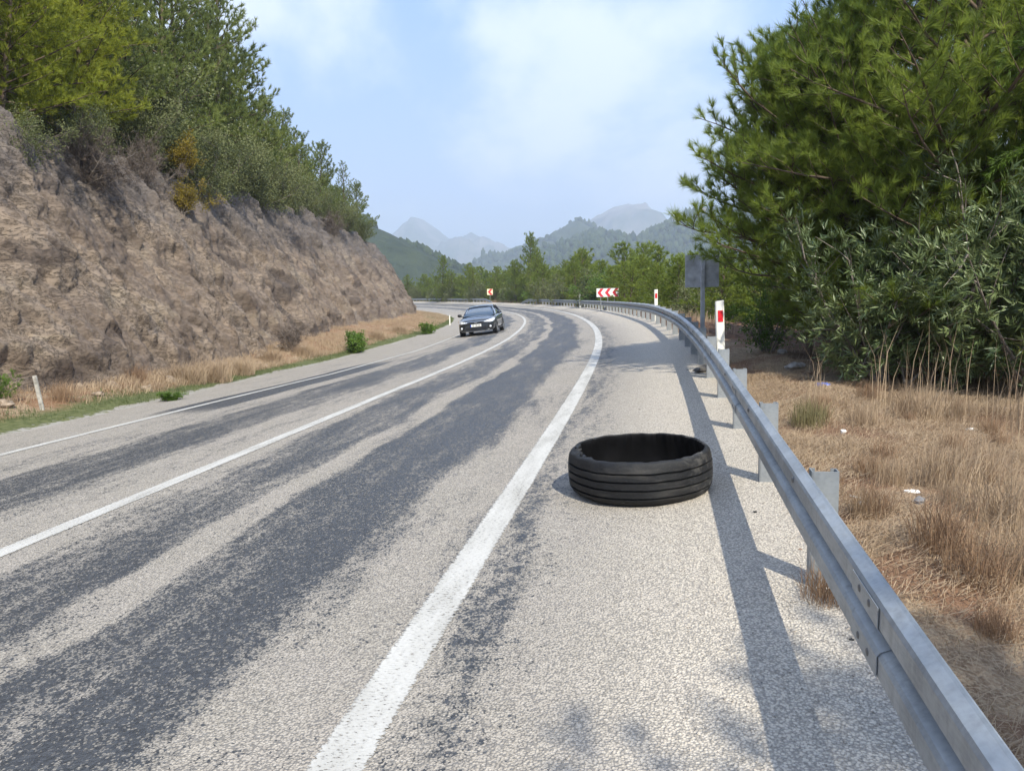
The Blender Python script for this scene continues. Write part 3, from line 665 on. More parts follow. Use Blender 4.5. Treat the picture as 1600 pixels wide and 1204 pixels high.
# ---- oleanders, acacia and low bushes
ole = shrub_meshes(301, 1.7, 2.9, 15, 1500, 9, 0.155, 0.026, M_olean, True, spread=1.0)
ole2 = shrub_meshes(302, 1.3, 2.0, 12, 900, 9, 0.15, 0.025, M_olean, True, spread=1.0)
plant('oleander', ole, gp(6.35, 8.9), 0.3, 'large oleander with long grey-green leaves and pale stems at the right edge', 'shrub', parts=('stem', 'foliage'))
plant('oleander', ole2, gp(4.85, 9.9), 1.9, 'dark oleander under the bushy pine, right of the tall white marker post', 'shrub', parts=('stem', 'foliage'))
plant('oleander', ole2, gp(5.65, 10.0), 4.0, 'oleander in shade between the two other oleanders', 'shrub', parts=('stem', 'foliage'), scale=1.1)
plant('oleander', ole2, gp(7.4, 8.3), 2.6, 'oleander cut by the right edge of the photo, beside the dry grass', 'shrub', parts=('stem', 'foliage'), scale=1.0)
low = shrub_meshes(303, 0.75, 1.25, 9, 420, 9, 0.06, 0.026, M_bright, spread=1.0)
plant('leafy_bush', low, gp(4.75, 14.2), 0, 'small light-green bush behind the guardrail just right of the white marker post', 'bush', parts=('stem', 'foliage'))
oak = shrub_meshes(304, 1.5, 2.2, 10, 1300, 12, 0.055, 0.034, M_oak)
plant('bush', oak, gp(7.6, 13.0), 0, 'dark round bush filling the gap below the tall pine', 'bush', parts=('stem', 'foliage'), scale=1.25)
def acacia():
    rng = np.random.default_rng(5); mb = MB(); P = []; D = []; fl = []
    tr = limb((0, 0, -.2), (-.1, 0, 1), 4.2, 8, rng, 0.25); mb.tube(tr, list(np.linspace(.07, .02, 9)), 7)
    for i in range(26):
        k = rng.integers(4, 9); az = rng.uniform(0, 6.28); L = rng.uniform(.7, 1.7)
        b = limb(tr[k], (math.cos(az), math.sin(az), .5), L, 8, rng, .3, -0.8); mb.tube(b, list(np.linspace(.016, .004, 9)), 4, False)
        for j in range(1, 9):
            for q in range(4):
                s2 = limb(b[j], unit(b[j]-b[j-1])+rng.normal(size=3)*.7+np.array([0, 0, -.2]), .35, 3, rng, .2, -.5)
                for m in range(4):
                    for w in np.linspace(0, 1, 3): P.append(s2[min(m, 3)]*(1-w)+s2[min(m+1, 3)]*w); D.append(s2[min(m+1, 3)]-s2[min(m, 2)])
                if i % 4 == 1 and rng.random() < 0.55:
                    for w in range(12): fl.append(s2[2]+rng.normal(size=3)*.06)
    P = np.array(P); V, F, t = leaves(P, np.array(D), rng.uniform(.3, 1, len(P)), 3, 0.11, 0.009, .7, rng)
    bm = bmesh.new()
    for p in fl: bmesh.ops.create_icosphere(bm, subdivisions=1, radius=0.012, matrix=Matrix.Translation(p))
    fm = bpy.data.meshes.new('blossom'); bm.to_mesh(fm); bm.free(); fm.materials.append(M_flower)
    return mb.mesh('trunk', M_twig, True), mesh_np('crown', V, F, M_bright, tint=t), fm
plant('acacia_tree', acacia(), gp(7.15, 9.7), 1.2, 'feathery tree with orange-yellow blossom drooping at the upper right edge', 'tree', parts=('trunk', 'crown', 'blossom'))

# ---- left: trees on the slope above the cutting
pv = [pine_meshes(400, 6.4, 2.7, 0.05, 58, 0.21, 0.13, 18, 0.21, 0.019, 0.11, 0.06, M_pineL, power=.6, twigs=False),
      pine_meshes(401, 7.2, 2.7, 0.08, 60, 0.21, 0.13, 18, 0.21, 0.019, 0.12, 0.05, M_pineL, power=.55, twigs=False),
      pine_meshes(402, 6.5, 2.4, 0.05, 56, 0.22, 0.14, 18, 0.20, 0.020, 0.10, 0.08, M_pineD, power=.65, twigs=False),
      pine_meshes(403, 5.2, 2.1, 0.03, 48, 0.22, 0.14, 18, 0.19, 0.020, 0.09, 0.05, M_pineD, power=.6, twigs=False),
      pine_meshes(404, 7.5, 2.0, 0.18, 36, 0.26, 0.16, 20, 0.19, 0.018, 0.10, 0.07, M_pineD, power=.7, keep=.85)]
oakv = [shrub_meshes(410+i, 1.45, 2.0, 10, 1150, 11, 0.065, 0.042, M_oak) for i in range(2)]
goldm = shrub_meshes(420, 0.9, 1.2, 8, 420, 10, 0.06, 0.035, M_gold)
deadm = shrub_meshes(421, 1.1, 1.5, 16, 700, 12, 0.22, 0.007, M_dead, needle=True, spread=1.2)
topt = lambda s: cbase(s)-chgt(s)/1.6
def lplace(s, dt):
    t = float(topt(s))-dt; p = pos(s, t); p.z = float(hill(s, t))-0.25; return p
def lt(kind, s, dt, sc, name, label, cat, group=None, parts=('trunk', 'crown'), tilt=0.0, rz=None, dz=0.0):
    p = lplace(s, dt); p.z += dz; h = head(s)
    r = plant(name, kind, p, 0, label, cat, group, scale=sc, parts=parts)
    # leans out from the slope
    Mx = Matrix.Rotation(tilt, 3, Vector((-math.sin(h)*-1*0-math.sin(0), 1, 0)).normalized()) @ Matrix.Rotation(rz if rz is not None else rnd.uniform(0, 6.28), 3, 'Z')
    r.rotation_euler = Mx.to_euler(); return r
SP = ('stem', 'foliage')
left_front = [  # mesh, s, distance back from the brow, scale, tilt, label
    (pv[0], 12.5, 0.6, 0.85, .10, 'yellow-green pine at the near end of the cliff top, cut by the left edge'),
    (pv[1], 16.0, 0.9, 0.98, .12, 'large yellow-green pine hanging over the rock at the left edge'),
    (pv[0], 19.2, 0.3, 0.85, .20, 'yellow-green pine with lit boughs drooping lowest over the cliff'),
    (pv[1], 22.0, 1.6, 1.0, .10, 'full yellow-green pine behind the drooping boughs'),
    (pv[0], 25.5, 1.2, 1.0, .12, 'yellow-green pine beside the grey dead shrub'),
    (pv[1], 25.8, 4.0, 1.15, .05, 'tall pine rising out of the frame above the dead shrub'),
    (pv[2], 31.0, 1.3, 1.0, .08, 'olive-green pine above the yellowing shrub'),
    (pv[2], 35.5, 1.6, 1.25, .05, 'olive-green pine left of the open-crowned pine on the skyline'),
    (pv[4], 38.5, 1.6, 1.30, .03, 'open-crowned tall pine on the skyline with sky showing through its branches'),
    (pv[2], 44.0, 1.6, 1.32, .03, 'tall broad pine standing highest right of the open-crowned one'),
    (pv[2], 42.5, 1.0, 1.05, .05, 'dark pine on the cliff brow below the tall skyline pine'),
    (pv[3], 47.5, 0.9, 1.25, .04, 'mid-green pine next on the descending skyline'),
    (pv[2], 51.0, 0.9, 0.78, .04, 'dense pine half way down the descending skyline'),
    (pv[3], 55.5, 0.8, 0.96, .03, 'small pine among those stepping down the cliff brow'),
    (pv[3], 60.5, 0.7, 0.98, .02, 'pine with pointed top far along the cliff brow'),
    (pv[2], 66.0, 0.8, 0.80, .02, 'bushy pine near the far end of the cliff brow'),
    (pv[4], 75.0, 0.5, 0.74, .0, 'thin-crowned pine that stands up last on the skyline'),
    (pv[3], 80.0, 0.4, 0.90, .0, 'pine at the far end of the cliff, ending the skyline'),
]
for (m, s, dt, sc, ti, lb) in left_front: lt(m, s, dt, sc*(1.12 if s < 30 else 1.28 if s < 60 else 1.2), 'pine_tree', lb, 'tree', tilt=ti)
# the wood behind them
k = 0
for s in np.arange(10, 96, 3.3):
    for row in range(3):
        dt = 3.6+row*3.4+rnd.uniform(-.8, .8)
        if s > 60 and row > 1: continue
        if s > 78 and row > 0: continue
        sc = rnd.uniform(.80, 1.05)*(1.3 if s < 40 else 1.1 if s < 60 else 0.85)
        kind = pv[rnd.choice([0, 1, 0, 2])] if s < 28 else pv[rnd.choice([2, 3, 2])]
        lt(kind, s+rnd.uniform(-1.2, 1.2), dt, sc, 'pine_tree', 'green pine in the wood behind the front row on the cliff top', 'tree', 'pines in the wood on the cliff top', tilt=rnd.uniform(0, .06))
shr = [  # bushes along the brow
    (oakv[0], 18.0, -0.3, 0.62, 'dull-green bush under the drooping pine at the left'), (oakv[1], 23.4, 0.1, 0.80, 'dark-green bush on the brow left of the grey dead shrub'),
    (oakv[0], 28.8, 0.8, 1.05, 'dull small-leaved bush right of the grey dead shrub'), (oakv[1], 30.8, 1.2, 1.7, 'large grey-green rounded bush behind the dead shrub'),
    (oakv[0], 33.5, 0.0, 1.15, 'dark bush just right of the lower yellow shrub'), (oakv[1], 37.0, 0.0, 1.3, 'dark-green bush where the brow starts to descend'),
    (oakv[0], 40.5, 0.0, 1.35, 'dull bush overhanging the pale rock in the middle of the cliff'), (oakv[1], 44.5, 0.0, 1.35, 'dark bush on the brow under the descending skyline'),
    (oakv[0], 49.0, 0.0, 1.3, 'bush half way along the descending brow'), (oakv[1], 54.0, 0.0, 1.3, 'green bush past the middle of the descending brow'),
    (oakv[0], 59.0, 0.0, 1.25, 'bush further down the descending brow'), (oakv[1], 65.0, 0.0, 1.25, 'bush near the dark brown shrub at the far end'), 
    (oakv[0], 71.5, 0.1, 1.2, 'bush beyond the dark brown shrub'), (oakv[1], 78.0, 0.1, 1.1, 'last bush on the cliff brow')]
for (m, s, dt, sc, lb) in shr: lt(m, s, dt-(.35 if s < 50 else .1), sc*(1.3 if s < 50 else 1.1), 'bush', lb, 'bush', parts=SP, tilt=.1)
lt(deadm, 26.6, -0.7, 1.25, 'dead_shrub', 'grey leafless shrub hanging over the brow of the cliff', 'shrub', parts=SP, tilt=.3, dz=.3)
lt(deadm, 21.8, -0.6, 1.25, 'dead_shrub', 'dark leafless shrub trailing down the rock under the yellow-green pines', 'shrub', parts=SP, tilt=.5)
lt(deadm, 62.5, -0.7, 1.3, 'dead_shrub', 'dark brown shrub at the far end of the cliff brow', 'shrub', parts=SP, tilt=.3)
lt(goldm, 29.9, -1.25, 1.15, 'yellow_shrub', 'golden-yellow shrub on the brow, lower of the two, right of the grey dead one', 'shrub', parts=SP, tilt=.3, dz=.75)
lt(goldm, 30.8, -1.3, 1.3, 'yellow_shrub', 'golden-yellow shrub, the upper of the two above the cliff brow', 'shrub', parts=SP, tilt=.2, dz=2.4)

# ---- beyond the bend: young pines behind the far guardrail
fv = [pine_meshes(500+i, 6.0, 2.3, 0.02, 46, 0.30, 0.19, 14, 0.26, 0.036, 0.09, 0.06, M_pineF, power=.55+.06*i, twigs=False) for i in range(3)]
fo = [shrub_meshes(520, 1.9, 2.6, 9, 800, 9, 0.12, 0.08, M_oak), shrub_meshes(521, 1.9, 2.4, 9, 800, 9, 0.12, 0.08, M_bright)]
def rt(kind, s, t, sc, name, label, cat, group=None, parts=('trunk', 'crown')):
    p = pos(s, t, -0.3); return plant(name, kind, p, rnd.uniform(0, 6.28), label, cat, group, scale=sc, parts=parts)
for s in np.arange(20, 178, 3.0):
    for row in range(4):
        t = (4.9 if s < 34 else 4.3)+row*3.4+rnd.uniform(-.9, .9)
        if s < 30 and row == 0: continue
        base = 0.74+0.20*row
        if s > 85: base = 0.92+0.24*row
        if 100 < s < 128 and row == 0: t += 1.8
        sc = base*rnd.uniform(.78, 1.12)
        if s < 60: sc *= 0.88
        kind = rnd.random()
        if kind < .66: rt(fv[rnd.randrange(3)], s+rnd.uniform(-1.2, 1.2), t, (sc*1.35, sc*1.35, sc*rnd.uniform(.85, 1.1)), 'pine_tree', 'young light-green pine in the belt of trees beyond the guardrail on the bend', 'tree', 'young pines beyond the bend')
        else: rt(fo[rnd.randrange(2)], s+rnd.uniform(-1.2, 1.2), t+(1.5 if s < 64 else -.6), sc*(1.1 if s < 64 else 1.45), 'bush', 'rounded green bush among the young pines beyond the guardrail', 'bush', 'bushes beyond the bend', SP)
def fpine(u, vtop, Y, label, wide=1.0, kind=0):
    """a pine whose top stands at a measured height, at its own distance"""
    p = at(u, vtop, Y); s, t = to_st(p.x, p.y); z0 = float(gz(s, t))-0.3; sc = (p.z-z0)/6.0
    plant('pine_tree', fv[kind], (p.x, p.y, z0), rnd.uniform(0, 6.28), label, 'tree', scale=(sc*wide, sc*wide, sc))
fpine(826, 371, 108, 'tallest young pine beyond the bend, rising above the others against the far hills', .8, 0)
fpine(842, 392, 104, 'pine leaning against the right side of the tallest young one beyond the bend', .8, 1)
fpine(806, 410, 112, 'pine at the left foot of the tallest young one beyond the bend', .9, 2)
fpine(902, 404, 78, 'rounded pine above the triple-chevron sign, left of it', 1.1, 1)
fpine(925, 418, 76, 'pine directly behind the left half of the triple-chevron sign', 1.1, 2)
fpine(1002, 404, 60, 'slim pine right of the triple-chevron sign', .8, 0)
fpine(1030, 418, 52, 'pine behind the far white marker post', .9, 1)
fpine(688, 404, 146, 'pine showing above the far guardrail, just right of the dark hill', .9, 0)
fpine(735, 415, 140, 'pine above the car, in the belt beyond the bend', 1.1, 2)
fpine(1060, 420, 40, 'pine left of the back of the square sign', .9, 2)

# ---- grasses
def spread_pts(n, s0, s1, t0f, t1f, rng, dens=None):
    s = rng.uniform(s0, s1, n); u = rng.uniform(0, 1, n); a = t0f(s); b = t1f(s); t = a+(b-a)*u
    if dens is not None:
        k = rng.random(n) < dens(s, t); s, t = s[k], t[k]
    A = np.interp(s, SS, TH); return s, t, np.stack([np.interp(s, SS, PX)+np.cos(A)*t, np.interp(s, SS, PY)-np.sin(A)*t, gz(s, t)+vrough(s, t)-0.02], 1)
def grass(name, pts, h, w, lean, mat, label, cat, seed):
    rng = np.random.default_rng(seed); V, F, t = blades(pts, h, w, lean, rng, np.full(len(pts), .5))
    tag(link(name, mesh_np(name, V, F, mat, tint=t)), label, cat, kind='stuff')
rg = np.random.default_rng(77); C_ = lambda v: (lambda s: np.full_like(s, v))
ns = lambda s, t, f, seed: np.clip(0.5+0.75*fbm(np.stack([s*f, t*f, 0*s], 1), 3, seed), 0, 1)
s, t, p = spread_pts(200000, -1, 16, C_(2.15), C_(5.6), rg, lambda s, t: np.clip((t-2.05)/.6, .05, 1)*ns(s, t, .9, 3)**2.2*np.clip((13-s)/4, .05, 1))
grass('dry_grass', p, 0.13, 0.0045, 2.2, M_straw, 'dry straw-coloured grass on the verge behind the guardrail at the right', 'grass', 1)
s, t, p = spread_pts(110000, -1, 12, C_(2.1), C_(5.6), rg, lambda s, t: ns(s, t, 1.4, 13)**1.3)
grass('grass_litter', p+np.array([0, 0, .03]), 0.06, 0.006, 5.0, M_straw, 'flattened dead stalks lying on the verge at the right', 'grass', 2)
s, t, p = spread_pts(60000, 3, 90, lambda s: edge(s)-1.5, lambda s: edge(s)-.02, rg, lambda s, t: np.clip((edge(s)-t)*3+.2, 0, 1)*np.clip(ns(s, t, .6, 23)*1.6, 0, 1)*np.clip((1.55-(edge(s)-t))*2, .1, 1))
grass('green_grass', p, 0.10, 0.010, .9, M_grn, 'short green grass along the left edge of the asphalt', 'grass', 3)
s, t, p = spread_pts(110000, 3, 100, lambda s: cbase(s)-.2, lambda s: edge(s)-.6, rg, lambda s, t: np.clip(ns(s, t, .45, 33)*1.5, .1, 1)*np.clip((s-5)/14, .22, 1))
grass('dry_grass', p, 0.26, 0.009, 1.1, M_straw, 'dry grass at the foot of the rock cutting', 'grass', 4)
s, t, p = spread_pts(26000, 3, 26, lambda s: cbase(s)-.2, lambda s: edge(s)-.8, rg, lambda s, t: ns(s, t, .8, 43))
grass('rusty_litter', p, 0.09, 0.018, 2.5, M_rust, 'rusty brown leaf litter and stalks under the rock at the near left', 'leaf litter', 5)
s, t, p = spread_pts(9000, 20, 180, C_(2.5), C_(4.2), rg, lambda s, t: ns(s, t, .5, 53))
grass('dry_grass', p, 0.45, 0.016, .7, M_straw, 'tall dry grass behind the guardrail around the bend', 'grass', 6)

def tuft_mesh(seed, n, r, h, w, lean, mat):
    rng = np.random.default_rng(seed); a = rng.uniform(0, 6.28, n); q = r*rng.uniform(0, 1, n)**.7; P = np.stack([np.cos(a)*q, np.sin(a)*q, 0*a-.02], 1)
    V, F, t = blades(P, h, w, lean, rng, np.full(n, .5)); return mesh_np('grass_tuft', V, F, mat, tint=t)
tf = [tuft_mesh(1, 300, .22, .42, .0045, 1.0, M_straw), tuft_mesh(2, 240, .16, .34, .0045, 1.0, M_rust), tuft_mesh(3, 900, .42, .62, .008, 1.3, M_straw), tuft_mesh(4, 13, .13, .85, .007, .3, M_straw), tuft_mesh(5, 420, .19, .30, .0045, .8, M_olv), tuft_mesh(6, 160, .20, .22, .006, 2.2, M_rust)]
def tuft(k, p, sc, label, group=None, name='grass_tuft'):
    o = link(name, tf[k], None, p, (0, 0, rnd.uniform(0, 6.28))); o.scale = (sc, sc, sc) if isinstance(sc, (int, float)) else sc; tag(o, label, 'grass', group); return o
def gpx(u, v):
    """ground point seen at photo pixel (u, v)"""
    Y = 1.0
    for _ in range(4000):
        p = at(u, v, Y)
        if p.z < ground(p.x, p.y): return p
        Y += 0.03+Y*0.002
    return p
for (u, v, k_, sc, lb) in [(1262, 662, 4, 1.0, 'greenish round tuft behind the guardrail, the first beyond the shade'), (1475, 760, 0, .95, 'tall straw tuft in the middle of the dry verge'),
        (1520, 745, 0, .95, 'straw tuft right of the tall one in the middle of the verge'), (1365, 800, 1, .8, 'small reddish tuft right of the white litter'), (1470, 850, 1, 1.0, 'brown tuft below the tall straw tufts on the verge'),
        (1560, 815, 0, 1.1, 'straw tuft at the right edge of the photo'), (1380, 722, 1, .7, 'small brown tuft left of the tall straw tufts'), (1430, 655, 0, 1.1, 'pale tuft at the edge of the oleander shade'),
        (1525, 905, 1, 1.0, 'reddish-brown tuft lowest on the dry verge'), (1590, 900, 0, 1.0, 'tuft cut by the right edge, level with the lowest brown one'), (1290, 940, 1, .75, 'dry brown tuft growing round the foot of the near guardrail post'),
        (1350, 665, 0, .8, 'thin straw tuft right of the greenish round one')]: tuft(k_, gpx(u, v), sc, lb)
for i in range(34):
    s_ = rnd.uniform(2.6, 9.5); t_ = rnd.uniform(2.35, 4.9); q_ = pos(s_, t_); q_.z = ground(q_.x, q_.y)
    tuft(rnd.choice([0, 1, 1, 5]), q_, rnd.uniform(.35, .75), 'small dry tuft among the matted grass behind the guardrail', 'small dry tufts on the right verge')
for i, (u, v) in enumerate([(1275, 632), (1372, 640), (1425, 648), (1452, 650), (1462, 645), (1500, 662), (1565, 676), (1592, 690)]):
    tuft(3, gpx(u, v), rnd.uniform(.8, 1.25), 'bunch of tall dry stalks standing against the dark oleanders', 'tall dry stalks before the oleanders')
for (u, v, sc, lb) in [(292, 600, 1.1, 'big drooping clump of straw-coloured grass at the foot of the cliff'), (330, 596, 1.25, 'largest drooping straw clump at the foot of the cliff, right of the big one'), (375, 585, 1.0, 'straw clump right of the largest one'),
                       (425, 566, 1.0, 'straw clump left of the grey-green bush at the foot of the cliff'), (475, 556, .95, 'straw clump just left of the bright green bush'), (590, 530, 1.0, 'straw clump right of the bright green bush'), (625, 520, 1.0, 'straw clump near the far end of the cliff foot')]:
    tuft(2, gpx(u, v), sc, lb, None, 'grass_clump')
tuft(1, gpx(98, 625), 1.4, 'rusty dry weed beside the leaning white stake at the left'); tuft(1, gpx(215, 595), 1.5, 'rusty dry weed at the foot of the cliff, left of the straw clumps')
# ---- bushes at the foot of the cutting
gb = shrub_meshes(601, .95, 1.1, 10, 520, 10, .10, .06, M_bright)
plant('leafy_bush', gb, gpx(556, 551)+Vector((0, 0, -.05)), 0, 'bright green leafy bush at the foot of the cliff by the road', 'bush', parts=SP, scale=.85)
plant('leafy_bush', gb, gpx(668, 522)+Vector((0, 0, -.05)), 2, 'small dark green bush further along, near the bend, left of the car', 'bush', parts=SP, scale=.68)
plant('weed', gb, gpx(266, 626), 2, 'low green weed at the edge of the asphalt at the left', 'weed', parts=SP, scale=(.30, .30, .16))
yb = shrub_meshes(602, .8, 1.0, 10, 500, 14, .12, .010, M_bright, needle=True)
plant('shrub', yb, gpx(-6, 626), 0, 'bright yellow-green shrub cut by the left edge above the verge', 'shrub', parts=SP, scale=.55)
gr_ = shrub_meshes(603, .9, 1.3, 14, 420, 10, .20, .008, M_dead, needle=True)
plant('shrub', gr_, gpx(455, 548), 1, 'wispy grey-green shrub against the foot of the cliff', 'shrub', parts=SP, scale=.95)

# ------------------------------------------------------------------ guardrails
M_galv = None
def galv():
    t = NT('galvanised_steel'); co = t.coord('Object'); n = t.noise(co, 2.2, 5, .65); n2 = t.noise(t.coord('Object', (1, 1, 6)), 14, 4, .7); v = t.voro(co, 42)
    c = t.mix(t.rng(n, .35, .68), (0.27, 0.29, 0.305), (0.40, 0.42, 0.43)); c = t.mix(t.rng(n2, .5, .75, 0, .35), c, (0.30, 0.31, 0.31)); c = t.mix(t.rng(v.outputs['Distance'], 0, .7, 0, .12), c, (.62, .64, .66))
    st = t.noise(t.coord('Object', (2, 2, .25)), 3.0, 5, .7); c = t.mix(t.rng(st, .52, .68, 0, .4), c, (0.20, 0.205, 0.20)); c = t.mix(t.rng(n2, .68, .78, 0, .5), c, (0.26, 0.19, 0.13))
    r = t.rng(n2, .3, .7, .42, .62)
    return t.done(t.bsdf(c, r, 0.55, .5, t.bump(n2, .15, .003)))
M_galv = galv()
M_bolt = simple('dull_bolt_steel', (0.20, 0.20, 0.20), .5, .7)
M_white = simple('white_plastic', (0.78, 0.77, 0.70), .5, 0, .5, 8, .06); M_red = simple('red_reflector', (0.62, 0.012, 0.02), .35, 0, .5, 60, .1)
M_grey = simple('grey_painted_metal', (0.46, 0.48, 0.51), .6, .2, .5, 5, .25); M_dark = simple('dark_rubber', (0.02, 0.02, 0.02), .8)
WP = [(.050, 0), (.045, .004), (.012, .024), (.0, .040), (.0, .105), (.010, .118), (.068, .142), (.075, .153), (.068, .164), (.010, .188), (0, .200), (0, .268), (.008, .282), (.042, .300), (.050, .306)]
RAIL_T, RAIL_Z = 1.80, 0.300
def w_beam(s0, s1, name, parent, ramp0=None, ramp1=None, zoff=RAIL_Z):
    sv2 = np.arange(s0, s1+.01, .5 if s0 < 60 else 1.0); V = []; F = []
    prof = WP+[(d+.004, z) for d, z in WP[::-1]]; n = len(prof)
    for s in sv2:
        dz = zoff
        if ramp0 and s < s0+ramp0: dz = zoff-(1-(s-s0)/ramp0)**1.5*(zoff+.25)
        if ramp1 and s > s1-ramp1: dz = zoff-(1-(s1-s)/ramp1)**1.5*(zoff+.25)
        a = float(np.interp(s, SS, TH)); 
        j = int(math.floor((s+.9)/3.7)); 
        off = 0.0
        for d, z in prof:
            t = RAIL_T+d+off; p = pos(s, RAIL_T+.08); x = float(np.interp(s, SS, PX))+math.cos(a)*t; y = float(np.interp(s, SS, PY))-math.sin(a)*t
            V.append((x, y, p.z+z+dz))
    m = len(sv2)
    F = [(i*n+k, i*n+(k+1) % n, (i+1)*n+(k+1) % n, (i+1)*n+k) for i in range(m-1) for k in range(n)]
    F += [tuple(range(n)), tuple((m-1)*n+k for k in range(n))[::-1]]
    mb = MB(); mb.add(V, F); return mb.build(name, M_galv, parent)
def rail(s0, s1, label, ramp0, ramp1, near):
    r = empty('guardrail', pos(s0, RAIL_T), 0, label, 'guardrail'); inv = Matrix.Translation(-r.location)
    def fin(o): o.matrix_parent_inverse = inv; return o
    fin(w_beam(s0, s1, 'beam', r, ramp0, ramp1))
    # channel-section posts
    def post(h):
        m = MB(); w, d, t = .125, .075, .006
        m.box((-w/2*0, -w/2, (h-.25)/2), (d, t, h+.25)); m.box((0, w/2, (h-.25)/2), (d, t, h+.25)); m.box((-d/2, 0, (h-.25)/2), (t, w-t, h+.25)); m.box((d/2-.002, -w/2+.014, (h-.25)/2), (t, .022, h+.25)); m.box((d/2-.002, w/2-.014, (h-.25)/2), (t, .022, h+.25))
        return m.mesh('post', M_galv)
    pm = post(.60); pst = {}
    s = s0+(2.0 if ramp0 else 0)
    stations = [4.25, 6.2, 8.15, 10.0, 11.75, 13.45, 15.05, 16.6, 18.2] if near else []
    if near: stations = [-5.2, -3.3, -1.4, .9]+stations
    x = stations[-1]+1.85 if stations else s
    while x < s1-1.2: stations.append(x); x += 1.85
    stations = stations[:100]
    for s in stations:
        dz = 0
        if ramp1 and s > s1-ramp1: dz = -(1-(s1-s)/ramp1)**1.5*(RAIL_Z+.25)
        if ramp0 and s < s0+ramp0: dz = -(1-(s-s0)/ramp0)**1.5*(RAIL_Z+.25)
        if dz < -.38: continue
        p = pos(s, RAIL_T+.145, dz); o = link('post', pm, r, p, (rnd.uniform(-.012, .012), rnd.uniform(-.012, .012), math.pi/2-head(s))); fin(o)
    if near:   # splice bolts where the beam lengths overlap, and lap plates
        bm_ = MB()
        bm_.lathe([(0, .010), (.011, .009), (.016, .003), (.017, 0), (0, 0)], 10)
        bolt = bm_.mesh('bolt', M_bolt, True)
        lap = []
        for s in (2.85, 7.3, 11.0, 14.7, 18.4, 22.0):
            for ds in (-.06, .06):
                for z in (.072, .240):
                    p = pos(s+ds, RAIL_T+.08); h = head(s); q = Vector((p.x-math.cos(h)*.081, p.y+math.sin(h)*.081, p.z+RAIL_Z+z))
                    o = link('bolt', bolt, r, q); o.rotation_euler = Vector((-math.cos(h), math.sin(h), 0)).to_track_quat('Z', 'Y').to_euler(); fin(o)
            m = MB(); V = []
            for k, sx in enumerate((s-.16, s+.16)):
                a = head(sx)
                for d, z in WP[3:12]:
                    p = pos(sx, RAIL_T+.08); V.append((p.x+math.cos(a)*(d-.083), p.y-math.sin(a)*(d-.083), p.z+RAIL_Z+z))
            n = 9; m.add(V, [(i, i+1, n+i+1, n+i) for i in range(n-1)]); o = m.build('lap_joint', M_galv, r); fin(o)
            sl = o.modifiers.new('thick', 'SOLIDIFY'); sl.thickness = .003; sl.offset = 1
        for s in stations[3:16]:
            for z in (.060, .153, .247):
                if z != .153 and z < .1: continue
                p = pos(s, RAIL_T+.08); h = head(s); dd = .081 if z != .153 else .006; q = Vector((p.x-math.cos(h)*dd, p.y+math.sin(h)*dd, p.z+RAIL_Z+z))
                o = link('bolt', bolt, r, q); o.rotation_euler = Vector((-math.cos(h), math.sin(h), 0)).to_track_quat('Z', 'Y').to_euler(); fin(o)
        for s in (7.9, 23.0, 38.0):
            p = pos(s, RAIL_T+.08); h = head(s); m = MB(); m.box((0, 0, 0), (.012, .075, .055)); o = m.build('reflector', M_red, r); q = Vector((p.x-math.cos(h)*.022, p.y+math.sin(h)*.022, p.z+RAIL_Z+.155)); o.location = q; o.rotation_euler = (0, 0, -h); fin(o)
    return r
rail(-6.0, 103.0, 'long galvanised steel guardrail along the right shoulder, from beside the camera round the bend', None, 5.0, True)
rail(119.5, 205.0, 'far guardrail beyond the gap, low on the left past the bend', 5.0, None, False)

# ------------------------------------------------------------------ marker posts and signs
def marker(loc, h, label, w=.118, lean=(0, 0), rz=0, red=True, mat=None, cut=True):
    r = empty('marker_post', loc, rz, label, 'marker post'); r.rotation_euler = (lean[0], lean[1], rz)
    m = MB(); d = w*.55; a = w/2
    pts = [(-a, -d*.35), (-a*.72, -d*.5), (a*.72, -d*.5), (a, -d*.35), (a, d*.5), (-a, d*.5)]
    n = len(pts); V = [(x, y, -.1) for x, y in pts]+[(x, y, h+(.012 if (cut and x > 0) else 0)) for x, y in pts]
    m.add(V, [tuple(range(n))[::-1], tuple(range(n, 2*n))]+[(i, (i+1) % n, n+(i+1) % n, n+i) for i in range(n)]); m.build('post_body', mat or M_white, r)
    if red:
        m = MB(); m.box((0, -d*.5-.003, h-.215), (w*.62, .008, .165)); m.build('reflector', M_red, r)
    return r
def vpos(u, vb, vt, s_t):
    pass
p = at(1127, 560, 11.3); p.z = ground(p.x, p.y); top = at(1124, 470.5, 11.3).z
marker(p, top-p.z, 'tall white marker post with a red reflector, nearest one behind the guardrail', lean=(0, -.03))
p = at(1025, 475, 27.5); p.z = ground(p.x, p.y); top = at(1025, 452.5, 27.5).z
marker(p, top-p.z, 'white marker post with a red reflector further along the guardrail, right of the triple-chevron sign')
p = at(906, 470, 66); p.z = ground(p.x, p.y); marker(p, at(906, 459, 66).z-p.z, 'small far white marker post left of the triple-chevron sign', red=False)
p = gpx(703, 508); marker(p+Vector((0, 0, -.02)), .82, 'thin white marker post in the grass beside the bend, left of the car', w=.09, red=False)
p = gpx(66, 640); M_old = simple('weathered_white_paint', (0.36, 0.34, 0.30), .8, 0, .3, 14, .4)
marker(p, .60, 'weathered whitish stake leaning on the left verge below the cliff', w=.065, lean=(.0, -.13), red=False, mat=M_old, cut=False)

